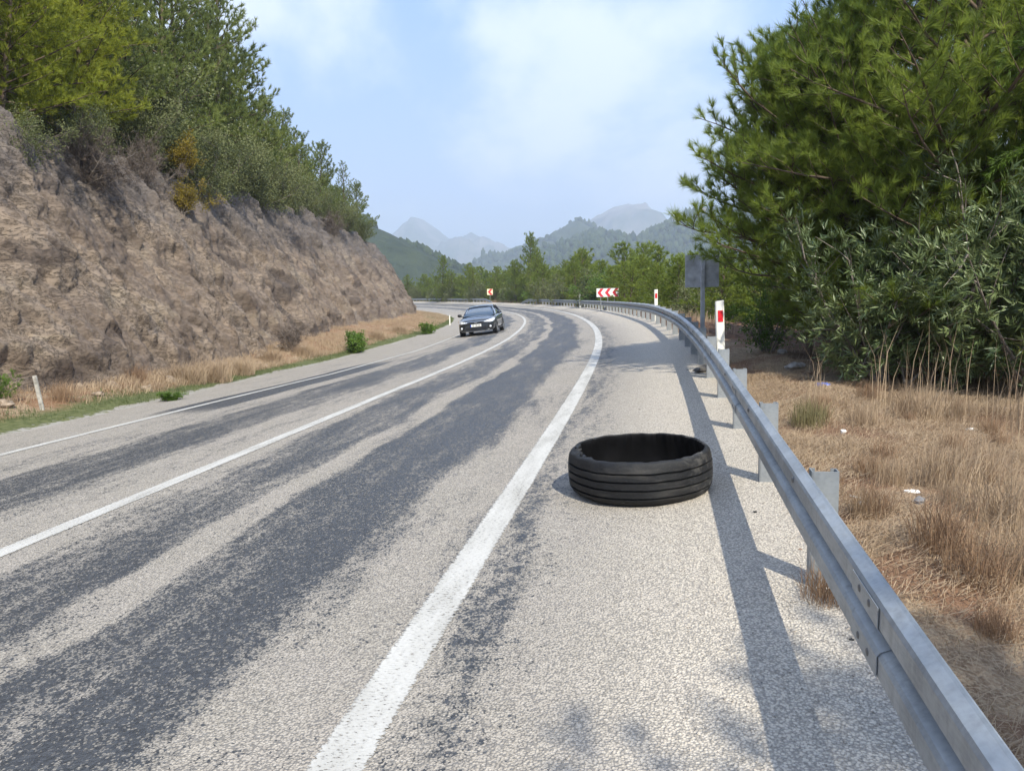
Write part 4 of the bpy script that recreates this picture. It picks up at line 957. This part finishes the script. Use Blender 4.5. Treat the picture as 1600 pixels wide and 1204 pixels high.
# square sign seen from behind
def square_sign():
    b = at(1098, 447, 14.6); t_ = at(1098, 398, 14.6); s, t = to_st(b.x, b.y); g = ground(b.x, b.y)
    r = empty('road_sign', (b.x, b.y, g), .06, 'back of a square grey road sign on a steel pole behind the guardrail', 'road sign'); H = t_.z-g; sz = t_.z-b.z+.02
    m = MB(); m.box((0, 0, (H-.03)/2-.1), (.075, .045, H-.03+.2)); m.build('pole', M_grey, r, bevel=.006)
    m = MB(); m.box((0, .042, H-sz/2), (sz*1.08, .012, sz)); pl = m.build('sign_plate', M_grey, r, bevel=.004)
    m = MB()
    for z in (.16, sz-.16): m.box((0, .029, H-sz+z), (sz*.55, .012, .03))
    m.build('bracket', M_grey, r)
square_sign()
M_sw = simple('sign_white', (0.80, 0.78, 0.75), .45, 0, .5, 30, .05); M_sr = simple('sign_red', (0.60, 0.03, 0.05), .45, 0, .5, 30, .08); M_sy = simple('sign_cream', (0.80, 0.70, 0.48), .45)
def chevrons(name, p, rz, w, h, n, label, mat, chev_mat, poles, ground_z):
    r = empty(name, (p.x, p.y, ground_z), rz, label, 'road sign'); zc = p.z-ground_z
    m = MB(); m.box((0, 0, zc), (w, .025, h)); m.build('sign_plate', mat, r)
    cw = w/n
    for k in range(n):
        x0 = -w/2+cw*k+cw*.12; m = MB(); tk = cw*.42
        poly = [(x0, 0), (x0+cw*.42, h/2*.94), (x0+cw*.42+tk, h/2*.94), (x0+tk, 0), (x0+cw*.42+tk, -h/2*.94), (x0+cw*.42, -h/2*.94)]
        Mx = Matrix.Translation((0, -.0155, zc)) @ Matrix.Rotation(math.pi/2, 4, 'X')
        m.prism([poly[0], poly[1], poly[2], poly[3]], .006, Mx); m.build('chevron', chev_mat, r)
        m2 = MB(); m2.prism([poly[0], poly[3], poly[4], poly[5]], .006, Mx)
        o = m2.build('chevron', chev_mat, r)
    for x in poles:
        m = MB(); m.tube([(x, .035, -.2), (x, .035, zc+h*.4)], .03, 8); m.build('pole', M_galv, r)
p = at(949.5, 457, 50); chevrons('chevron_sign', p, -.05, 1.43, .55, 3, 'wide white sign with three red chevrons pointing left behind the guardrail on the bend', M_sw, M_sr, (-.45, 0, .45), ground(p.x, p.y))
p = at(765.5, 456, 119); chevrons('chevron_sign', p, .3, .92, .92, 1, 'small square cream sign with one red chevron in the gap between the guardrails', M_sy, M_sr, (0,), ground(p.x, p.y))
# pale sandy bank in the gap
M_sand = simple('pale_sandy_earth', (0.50, 0.40, 0.26), .95, 0, .1, 3, .3, .6)
def lump(name, loc, sc, mat, seed, label, cat, sub=3, amp=.25, kind=None, group=None):
    bm = bmesh.new(); bmesh.ops.create_icosphere(bm, subdivisions=sub, radius=1); V = np.array([v.co[:] for v in bm.verts]); d = fbm(V*1.7+seed*3.1, 4, seed)
    for v, k_ in zip(bm.verts, d): v.co *= 1+amp*k_; v.co.x *= sc[0]; v.co.y *= sc[1]; v.co.z *= sc[2]
    me = bpy.data.meshes.new(name); bm.to_mesh(me); bm.free(); me.materials.append(mat); o = link(name, me, None, loc, (0, 0, seed)); return tag(o, label, cat, group, kind)
p = pos(108, 6.5); lump('earth_bank', (p.x, p.y, p.z-.2), (3.2, 1.6, 1.5), M_sand, 3, 'pale sandy bank of earth in the gap between the guardrails', 'earth bank')

# ------------------------------------------------------------------ the cast-off tyre
def tyre():
    c = gpx(1000, 762); s, t = to_st(c.x, c.y)
    Rr, W = .555, .325
    r = empty('tyre', (c.x, c.y, c.z), 0, 'worn black truck tyre casing lying on its side on the gravel shoulder', 'tyre')
    # tilt with the ground
    a = head(s); r.rotation_euler = (.012, -.065*0.6, 0)
    T_ = NT('worn_tyre_rubber'); co = T_.coord('Object'); n = T_.noise(co, 6, 5, .65); n2 = T_.noise(co, 60, 4, .7); n3 = T_.noise(T_.coord('Object', (1, 1, 3.5)), 2.2, 4, .6)
    cc = T_.mix(T_.rng(n, .35, .7), (0.0075, 0.0080, 0.0095), (0.0150, 0.0155, 0.0170)); cc = T_.mix(T_.rng(n2, .60, .75, 0, .5), cc, (0.05, 0.05, 0.048)); cc = T_.mix(T_.rng(n3, .52, .72, 0, .45), cc, (.075, .07, .064)); cc = T_.mix(T_.rng(T_.noise(co, 160, 2), .62, .72, 0, .5), cc, (.09, .085, .08))
    sx_ = T_.n('ShaderNodeSeparateXYZ'); T_.t.links.new(co, sx_.inputs[0]); sc_ = T_.math('MULTIPLY', T_.rng(sx_.outputs[0], .10, .45), T_.rng(T_.noise(co, 9, 5, .7, .8), .48, .66)); cc = T_.mix(T_.math('MULTIPLY', sc_, .75), cc, (.105, .10, .092))
    mt = T_.done(T_.bsdf(cc, T_.rng(n, .3, .7, .55, .75), 0, .35, T_.bump(T_.math('ADD', n2, T_.math('MULTIPLY', n, 1.0)), .45, .006)))
    # outer profile: barrel with four circumferential grooves
    def Rz(z): u = (z/W-.52)*2; return Rr-.024*abs(u)**2.6-(.022 if u < -.85 else 0)*(-u-.85)/.15
    prof = [(Rz(0)-.035, .004)]
    gz_ = [W*q for q in (.21, .395, .575, .755)]
    zs = [.018]
    pts = [(Rz(0)-.012, .006), (Rz(.02), .025)]
    for g in gz_:
        pts += [(Rz(g-.009), g-.0085), (Rz(g)-.022, g-.005), (Rz(g)-.022, g+.005), (Rz(g+.009), g+.0085)]
        k_ = (g+W*.09); pts += [(Rz(k_), k_)]
    pts += [(Rz(W*.95), W*.95), (Rz(W)-.003, W*.985), (Rz(W)-.009, W+.001), (Rz(W)-.024, W+.004), (Rz(W)-.032, W-.004)]
    inner = [(Rr-.060, W-.03), (Rr-.052, W*.8), (Rr-.045, W*.5), (Rr-.05, W*.2), (Rr-.075, .01), (Rr-.10, .004), (Rr-.09, -.0)]
    prof = pts+inner; N = 220; m = len(prof); V = []
    rg2 = np.random.default_rng(4)
    ang = np.arange(N)*2*np.pi/N; circ = np.stack([np.cos(ang)*2.2, np.sin(ang)*2.2, 0*ang], 1)
    ov = fbm(circ, 3, 8)*.010; wv = fbm(circ*2.5, 3, 12)*.003; rag = np.clip(fbm(circ*9, 4, 14), -.3, 1); rag2 = fbm(circ*5, 3, 16)
    for k_ in range(N):
        ca, sa = math.cos(ang[k_]), math.sin(ang[k_])
        dl = abs((ang[k_]-3.25+np.pi) % (2*np.pi)-np.pi)           # torn bead towards the left
        tear = max(0, 1-dl/.75)
        for j, (r_, z) in enumerate(prof):
            rr = r_+ov[k_]+(wv[k_]*.4); zz = z+wv[k_]*(z/W)*1.2
            if j >= m-8-2 and j < m-5: rr -= (.010*rag[k_]+.060*tear*max(0, .4+rag2[k_]*.8))*(1 if j > m-10 else .3); zz += .012*tear*rag[k_]
            V.append((rr*ca*(1.0), rr*sa, zz))
    F = [(k_*m+j, ((k_+1) % N)*m+j, ((k_+1) % N)*m+(j+1) % m, k_*m+(j+1) % m) for k_ in range(N) for j in range(m)]
    nt = len(pts)
    mb = MB(); mb.add(V, F); me = mb.mesh('tread', mt, True); o = link('tread', me, r)
    ml_ = NT('black_inner_liner'); nl = ml_.noise(ml_.coord('Object'), 5, 4); me.materials.append(ml_.done(ml_.bsdf(ml_.mix(ml_.rng(nl, .4, .7), (.0015, .0015, .002), (.005, .005, .006)), .8, 0, .12)))
    for pi_, pl_ in enumerate(me.polygons):
        if nt-1 <= pi_ % m: pl_.material_index = 1
    es = o.modifiers.new('edges', 'EDGE_SPLIT'); es.split_angle = R_(42)
    # loose strip of torn bead and scuffed scars at the right
    mb = MB(); pts2 = []
    for q in np.linspace(2.95, 3.55, 14): pts2.append(((Rr-.075-.018*math.sin(q*19))*math.cos(q), (Rr-.075-.018*math.sin(q*19))*math.sin(q), W-.002+.014*math.sin(q*13)))
    mb.tube(pts2, [.005+.008*math.sin(math.pi*i/13) for i in range(14)], 6); mb.build('torn_bead', mt, r, True)
tyre()

# ------------------------------------------------------------------ the approaching car
def car():
    MP = simple('dark_grey_car_paint', (0.030, 0.036, 0.046), .25, .5, .6, 400, .1, 0, 1.0); MG = NT('tinted_windscreen_glass'); MG = MG.done(MG.bsdf((.035, .06, .10), .04, 0, .9, None, 1.0))
    MK = simple('black_trim', (0.010, 0.010, 0.012), .4); MC = simple('chrome', (.75, .76, .78), .12, 1.0); MT = simple('car_tyre_rubber', (.018, .018, .018), .85); MRm = simple('alloy_rim', (.42, .43, .45), .3, .9)
    ML = NT('headlamp_lens'); ML = ML.done(ML.bsdf((.78, .80, .84), .08, .2, .8, None, 1.0)); MPl = simple('number_plate_white', (.82, .82, .80), .4); MBl = simple('plate_blue', (.02, .07, .40), .4); MTx = simple('plate_black', (.01, .01, .01), .5)
    a = pos(37.0, -5.15); s = 38.9; c = pos(s, -5.22)
    h = head(s); bl = math.atan(.085)
    r = empty('car', c, 0, 'dark grey saloon car coming round the bend in the left lane', 'car')
    # local frame: +Y forward (towards us), X to the car's own right side
    fwd = Vector((-math.sin(h), -math.cos(h), 0.010)); yaw = math.atan2(-fwd.x, fwd.y)
    r.rotation_euler = (Matrix.Rotation(yaw-.045, 3, 'Z') @ Matrix.Rotation(bl, 3, 'Y') @ Matrix.Rotation(.005, 3, 'X')).to_euler()
    st = [  # y, half width, z underside, z shoulder, z top centre
        (2.27, .38, .27, .60, .63), (2.255, .58, .23, .66, .69), (2.20, .74, .20, .70, .745), (2.06, .84, .19, .735, .80), (1.85, .885, .19, .765, .85), (1.45, .90, .19, .80, .905), (1.05, .90, .19, .845, .955),
        (.80, .90, .19, .875, .965), (.2, .90, .19, .89, .95), (-.6, .90, .19, .905, .96), (-1.2, .90, .19, .92, .98), (-1.7, .89, .20, .935, 1.02), (-2.05, .86, .23, .93, 1.01), (-2.22, .78, .30, .86, .95), (-2.28, .60, .38, .78, .84)]
    def sec(w, zb, zs, zt):
        mid = zb+(zs-zb)*.55
        return [(0, zb), (w*.80, zb), (w*.955, zb+.06), (w*.985, zb+.18), (w*1.0, mid), (w*.985, zs-.05), (w*.94, zs), (w*.80, zs+(zt-zs)*.45), (w*.5, zs+(zt-zs)*.8), (0, zt)]
    V = []; full = []
    for (y, w, zb, zs, zt) in st:
        q = sec(w, zb, zs, zt); ring = [(x, z) for x, z in q]+[(-x, z) for x, z in q[-2:0:-1]]
        full.append([(x, y, z) for x, z in ring])
    n = len(full[0]); V = [v for f in full for v in f]
    F = [(i*n+k, i*n+(k+1) % n, (i+1)*n+(k+1) % n, (i+1)*n+k) for i in range(len(st)-1) for k in range(n)]+[tuple(range(n))[::-1], tuple((len(st)-1)*n+k for k in range(n))]
    m = MB(); m.add(V, F); b = m.build('body', MP, r, True); sb = b.modifiers.new('sub', 'SUBSURF'); sb.levels = 1; sb.render_levels = 2
    # cabin: glass body with a painted roof above it
    g = [(.98, .74, .93, .95), (.62, .72, .92, 1.12), (.18, .665, .92, 1.315), (-.1, .64, .92, 1.375), (-.6, .625, .92, 1.40), (-1.1, .62, .93, 1.37), (-1.55, .66, .95, 1.20), (-1.95, .70, .98, 1.02)]
    full = []
    for (y, w, zb, zt) in g:
        wb = .80; wt_ = w*.88 if zt > 1.1 else w; k_ = min(1, (zt-zb)/.3)
        q = [(0, zb-.06), (wb, zb-.06), (wb-.02, zb), (wb-(wb-wt_)*.5*k_, zb+(zt-zb)*.5), (wt_, zt-.045*k_), (wt_*.88, zt-.012*k_), (wt_*.5, zt), (0, zt+.008)]
        ring = q+[(-x, z) for x, z in q[-2:0:-1]]; full.append([(x, y, z) for x, z in ring])
    n = len(full[0]); V = [v for f in full for v in f]; F = [(i*n+k, i*n+(k+1) % n, (i+1)*n+(k+1) % n, (i+1)*n+k) for i in range(len(g)-1) for k in range(n)]+[tuple(range(n))[::-1], tuple((len(g)-1)*n+k for k in range(n))]
    m = MB(); m.add(V, F); m.build('windows', MG, r, True)
    # roof skin and pillars
    m = MB(); R2 = [(.20, .585, 1.322), (-.1, .565, 1.392), (-.6, .552, 1.418), (-1.1, .548, 1.388), (-1.5, .57, 1.235)]
    V = []; 
    for (y, w, z) in R2: V += [(-w-.035, y, z-.055), (-w, y, z-.012), (-w*.5, y, z+.012), (0, y, z+.02), (w*.5, y, z+.012), (w, y, z-.012), (w+.035, y, z-.055)]
    V2 = [(x, y, z-.02) for x, y, z in V]; n = 7; nr = len(R2); tot = n*nr
    F = [(i*n+k, i*n+k+1, (i+1)*n+k+1, (i+1)*n+k) for i in range(nr-1) for k in range(n-1)]+[(tot+i*n+k, tot+(i+1)*n+k, tot+(i+1)*n+k+1, tot+i*n+k+1) for i in range(nr-1) for k in range(n-1)]
    F += [(k, tot+k, tot+k+1, k+1) for k in range(n-1)]
    m.add(V+V2, F); m.build('roof', MP, r, True)
    for sx in (-1, 1):
        m = MB(); m.tube([(sx*.775, 1.0, .90), (sx*.70, .60, 1.11), (sx*.625, .20, 1.295)], [.035, .028, .03], 6); m.build('windscreen_pillar', MP, r, True)
        m = MB(); m.tube([(sx*.74, -.40, .92), (sx*.60, -.42, 1.36)], .028, 5); m.build('door_pillar', MK, r)
        m = MB(); m.tube([(sx*.60, -1.25, 1.33), (sx*.70, -1.75, 1.06), (sx*.78, -1.98, .95)], [.04, .06, .05], 6); m.build('rear_pillar', MP, r, True)
        # mirror
        m = MB(); m.lathe([(0, -.11), (.05, -.095), (.075, -.03), (.078, .03), (.05, .09), (0, .105)], 12, Matrix.Translation((sx*.985, .72, 1.0)) @ Matrix.Rotation(math.pi/2, 4, 'Y') @ Matrix.Diagonal((1.0, .8, 1, 1)))
        m.box((sx*.89, .74, .945), (.10, .05, .03)); m.build('mirror', MK if sx > 0 else MP, r, True)
        # head lamp: a swept wedge wrapping round the corner
        def nose(x, off=0.0):
            x = abs(x); ys = [2.275, 2.265, 2.215, 2.08, 1.87, 1.5]; xs = [.0, .55, .73, .83, .885, .90]; return float(np.interp(x, xs, ys))+off
        top = [(.40, .665), (.55, .70), (.70, .735), (.82, .765), (.885, .785)]; bot = [(.40, .635), (.55, .618), (.70, .605), (.82, .62), (.885, .70)]
        def patch(name, top, bot, mat, proud=.012, thick=.03):
            V = []
            for q in (proud, proud-thick):
                for (x, z) in top+bot[::-1]: V.append((sx*x, nose(x)-max(0, (z-.58))*.22+q, z))
            k_ = len(top)+len(bot); F = [tuple(range(k_)), tuple(range(k_, 2*k_))[::-1]]+[(i, (i+1) % k_, k_+(i+1) % k_, k_+i) for i in range(k_)]
            # split the face in strips so that it follows the corner
            nt_ = len(top); F = [(i, i+1, k_-2-i, k_-1-i) for i in range(nt_-1)]+[(k_+i, k_+k_-1-i, k_+k_-2-i, k_+i+1) for i in range(nt_-1)]+[(i, (i+1) % k_, k_+(i+1) % k_, k_+i) for i in range(k_)]
            mm = MB(); mm.add(V, F); return mm.build(name, mat, r)
        patch('headlight', top, bot, ML, .022)
        patch('corner_intake', [(.56, .46), (.68, .475), (.80, .48)], [(.56, .34), (.68, .32), (.80, .335)], MK, .015)
        m = MB(); m.lathe([(0, .012), (.045, .01), (.055, 0), (0, 0)], 14, Matrix.Translation((sx*.685, nose(.685)+.015, .40)) @ Matrix.Rotation(-math.pi/2, 4, 'X')); m.build('fog_lamp', ML, r)
        # wheels
        for y in (1.36, -1.34):
            w = bpy.data.objects.new('wheel', None); COL.objects.link(w); w.parent = r; w.location = (sx*.80, y, .318); w.rotation_euler = (0, math.pi/2*sx, 0)
            m = MB(); m.lathe([(.20, -.10), (.27, -.108), (.31, -.09), (.318, -.05), (.318, .06), (.31, .10), (.27, .112), (.20, .105)], 28, closed=True); m.build('tyre', MT, w, True)
            m = MB(); m.lathe([(.205, .10), (.185, .07), (.18, -.09), (.205, -.10)], 24)
            for k_ in range(5):
                a5 = k_*1.2566; m.box((math.cos(a5)*.1, math.sin(a5)*.1, .085), (.19, .045, .02), Matrix.Rotation(a5, 3, 'Z'))
            m.lathe([(0, .10), (.035, .10), (.04, .07), (0, .07)], 12); m.build('rim', MRm, w)
            m = MB(); m.lathe([(.36, .0), (.372, .018), (.385, .018), (.40, .0)], 28, Matrix.Translation((sx*.885, y, .325)) @ Matrix.Rotation(math.pi/2*sx, 4, 'Y'), closed=True); m.build('wheel_arch', MK, r, True)
        m = MB(); m.box((sx*.893, -.15, .255), (.02, 1.9, .06)); m.build('sill', MK, r)
        for y in (.55, -.5): m = MB(); m.box((sx*.905, y-.35, .80), (.02, .17, .022)); m.build('door_handle', MC, r)
    def fpatch(name, x0, x1, z0a, z1a, mat, proud, nseg=8, taper=0.0):
        V = []
        for q in (proud, proud-.03):
            for i in range(nseg+1):
                x = x0+(x1-x0)*i/nseg; ax = abs(x)/max(abs(x0), abs(x1)); y = float(np.interp(abs(x), [0, .55, .73, .83, .885], [2.275, 2.265, 2.215, 2.08, 1.87]))
                for z in (z0a+taper*ax, z1a-taper*ax*.5): V.append((x, y-max(0, z-.58)*.22+q, z))
        b0 = (nseg+1)*2; F = [(2*i, 2*i+1, 2*i+3, 2*i+2) for i in range(nseg)]+[(b0+2*i, b0+2*i+2, b0+2*i+3, b0+2*i+1) for i in range(nseg)]+[(2*i, 2*i+2, b0+2*i+2, b0+2*i) for i in range(nseg)]+[(2*i+1, b0+2*i+1, b0+2*i+3, 2*i+3) for i in range(nseg)]+[(0, b0, b0+1, 1), (2*nseg, 2*nseg+1, b0+2*nseg+1, b0+2*nseg)]
        m = MB(); m.add(V, F); return m.build(name, mat, r)
    fpatch('grille', -.55, .55, .545, .665, MK, .020, taper=.02)
    fpatch('grille_bar', -.60, .60, .668, .684, MC, .028)
    fpatch('lower_intake', -.50, .50, .27, .42, MK, .018, taper=.04)
    fpatch('bumper_lip', -.72, .72, .222, .236, MRm, .020)
    m = MB(); m.box((0, 2.315, .49), (.52, .012, .112)); pl = m.build('number_plate', MPl, r)
    m = MB(); m.box((-.236+.472, 2.323, .49), (.042, .006, .108)); m.build('plate_band', MBl, pl)
    tx = bpy.data.curves.new('plate_text', 'FONT'); tx.body = '33 HB 30'; tx.size = .115; tx.align_x = 'CENTER'; tx.align_y = 'CENTER'; tx.extrude = .002
    to = bpy.data.objects.new('plate_text', tx); dg = None
    COL.objects.link(to); bpy.context.view_layer.update(); me = bpy.data.meshes.new_from_object(to.evaluated_get(bpy.context.evaluated_depsgraph_get())); bpy.data.objects.remove(to)
    me.materials.clear(); me.materials.append(MTx); o = link('plate_text', me, pl, (-.02, 2.3235, .488), (math.pi/2, 0, math.pi)); o.scale = (.86, 1, 1)
    # letter-like emblem on the grille
    m = MB()
    for x in (-.036, .036): m.prism([(x-.011, -.045), (x+.011, -.045), (x*1.25+.011, .045), (x*1.25-.011, .045)], .012, Matrix.Translation((0, 2.305, .610)) @ Matrix.Rotation(math.pi/2, 4, 'X') @ Matrix.Rotation(math.pi, 4, 'Y'))
    m.box((0, 2.305, .608), (.07, .012, .016)); m.build('emblem', MC, r)
    fpatch('bonnet_gap', -.70, .70, .690, .697, MK, .012)
car()

# ------------------------------------------------------------------ small things on the verge and the shoulder
M_paper = simple('crumpled_white_paper', (.80, .79, .76), .8, 0, .3, 30, .06); M_stone = simple('grey_stone', (.34, .31, .28), .9, 0, .2, 14, .3, .5); M_blue = simple('blue_plastic_scrap', (.03, .12, .55), .4); M_glit = simple('grey_plastic_scrap', (.22, .22, .23), .5)
def bit(u, v, sc, mat, seed, name, label, cat, amp=.45, sub=2, dz=.4, group=None):
    p = gpx(u, v); lump(name, (p.x, p.y, p.z+sc[2]*dz), sc, mat, seed, label, cat, sub, amp, group=group)
bit(1347, 792, (.036, .033, .030), M_paper, 1, 'paper_ball', 'round white crumpled paper on the dry verge', 'litter')
bit(1338, 778, (.05, .014, .012), M_paper, 2, 'paper_scrap', 'small white paper scrap just above the round crumpled one', 'litter')
bit(1424, 770, (.05, .026, .018), M_paper, 3, 'paper_scrap', 'long white paper scrap lying right of the round crumpled one', 'litter')
bit(1437, 784, (.07, .04, .022), M_glit, 4, 'plastic_scrap', 'grey plastic scrap touching the long white paper', 'litter')
bit(1318, 675, (.032, .026, .02), M_paper, 5, 'paper_scrap', 'small white scrap behind the second guardrail post, near the greenish tuft', 'litter')
bit(1516, 672, (.045, .02, .02), M_paper, 6, 'paper_scrap', 'white scrap far right at the edge of the oleander shade', 'litter')
bit(1245, 575, (.20, .12, .07), M_stone, 7, 'stone', 'flat pale stone in the shade right of the marker post', 'stone')
bit(1222, 553, (.10, .08, .06), M_stone, 8, 'stone', 'small pale stone in the shade behind the flat one', 'stone')
bit(1285, 603, (.10, .05, .03), M_blue, 9, 'plastic_scrap', 'blue plastic scrap in the grass before the oleanders', 'litter')
bit(1100, 580, (.17, .10, .06), simple('dark_clod', (.09, .085, .08), .95), 10, 'clod', 'dark lump of tar and gravel by the guardrail posts', 'clod')
bit(1399, 1180, (.013, .005, .005), M_paper, 11, 'cigarette_end', 'white cigarette end on the gravel under the beam', 'litter', .1)
bit(1250, 860, (.014, .012, .010), simple('brown_pebble', (.20, .13, .09), .8), 12, 'pebble', 'brown pebble beside the near guardrail post', 'pebble', .3)
for i, (u, v) in enumerate([(1112, 652), (1137, 662), (1104, 690), (1180, 800), (1165, 828), (1330, 1000), (1240, 985), (999, 640), (1062, 574), (1074, 578)]):
    bit(u, v, (.016, .013, .008), M_dark if i % 2 else M_stone, 20+i, 'pebble', 'dark pebble on the gravel shoulder', 'pebble', .35, 1, group='dark pebbles on the shoulder')
M_rub = simple('broken_shale', (.26, .205, .155), .95, 0, .15, 9, .35, .6)
for i in range(36):
    s_ = rnd.uniform(9, 34); t_ = float(cbase(s_))+rnd.uniform(.05, 1.3)**1.3; q_ = pos(s_, t_); q_.z = ground(q_.x, q_.y); z_ = rnd.uniform(.05, .17)*(1 if i > 5 else 1.7)
    lump('rock', (q_.x, q_.y, q_.z+z_*.25), (z_*rnd.uniform(.8, 1.5), z_*rnd.uniform(.8, 1.3), z_*.7), M_rub, 60+i, 'broken brown rock fallen at the foot of the cutting', 'rock', 2, .55, group='rocks fallen below the cutting')
# loose chippings on the shoulder
rg3 = np.random.default_rng(9); s, t, p = spread_pts(9000, .8, 12, C_(.5), C_(2.3), rg3, lambda s, t: np.clip((t-.6)/1.2, .04, 1)*np.clip(ns(s, t, 2.0, 63)*1.3, .1, 1))
p[:, 2] += .022; n = len(p); bv = np.array([(1, 0, 0), (-.6, .8, 0), (-.6, -.8, 0), (.1, .1, .8), (0, 0, -.6)], float); r_ = rg3.uniform(.0025, .0065, (n, 1, 1)); az = rg3.uniform(0, 6.28, n); ca, sa = np.cos(az)[:, None], np.sin(az)[:, None]
W = bv[None]*rg3.uniform(.7, 1.3, (n, 5, 1)); W = np.stack([W[..., 0]*ca-W[..., 1]*sa, W[..., 0]*sa+W[..., 1]*ca, W[..., 2]], -1)*r_+p[:, None, :]+np.array([0, 0, .001])
F = (np.array([(0, 1, 3), (1, 2, 3), (2, 0, 3), (1, 0, 4), (2, 1, 4), (0, 2, 4)])[None]+(np.arange(n)*5)[:, None, None]).reshape(-1, 3)
M_chip = leafmat('loose_pale_chippings', (.26, .23, .20), (.60, .55, .49), 0, .9, 0, .2)
tag(link('gravel', mesh_np('gravel', W.reshape(-1, 3), F, M_chip, tint=np.repeat(rg3.uniform(0, 1, n), 5))), 'loose pale chippings along the guardrail', 'gravel', kind='stuff')

# ------------------------------------------------------------------ the hazy air
def haze():
    m = MB(); x0, x1, y0, y1, z0, z1 = -9300, 9300, -420, 9300, -60, 760
    m.box(((x0+x1)/2, (y0+y1)/2, (z0+z1)/2), (x1-x0, y1-y0, z1-z0)); t = NT('hazy_air'); t_ = t.n('ShaderNodeVolumePrincipled'); t_.inputs['Color'].default_value = (.80, .88, 1.0, 1); t_.inputs['Density'].default_value = HAZE; t_.inputs['Anisotropy'].default_value = 0.2
    mat = t.done(None, t_.outputs[0]); tag(m.build('haze', mat), 'pale blue haze in the air over the valley', 'haze', kind='stuff')
HAZE = 0.00033
haze()
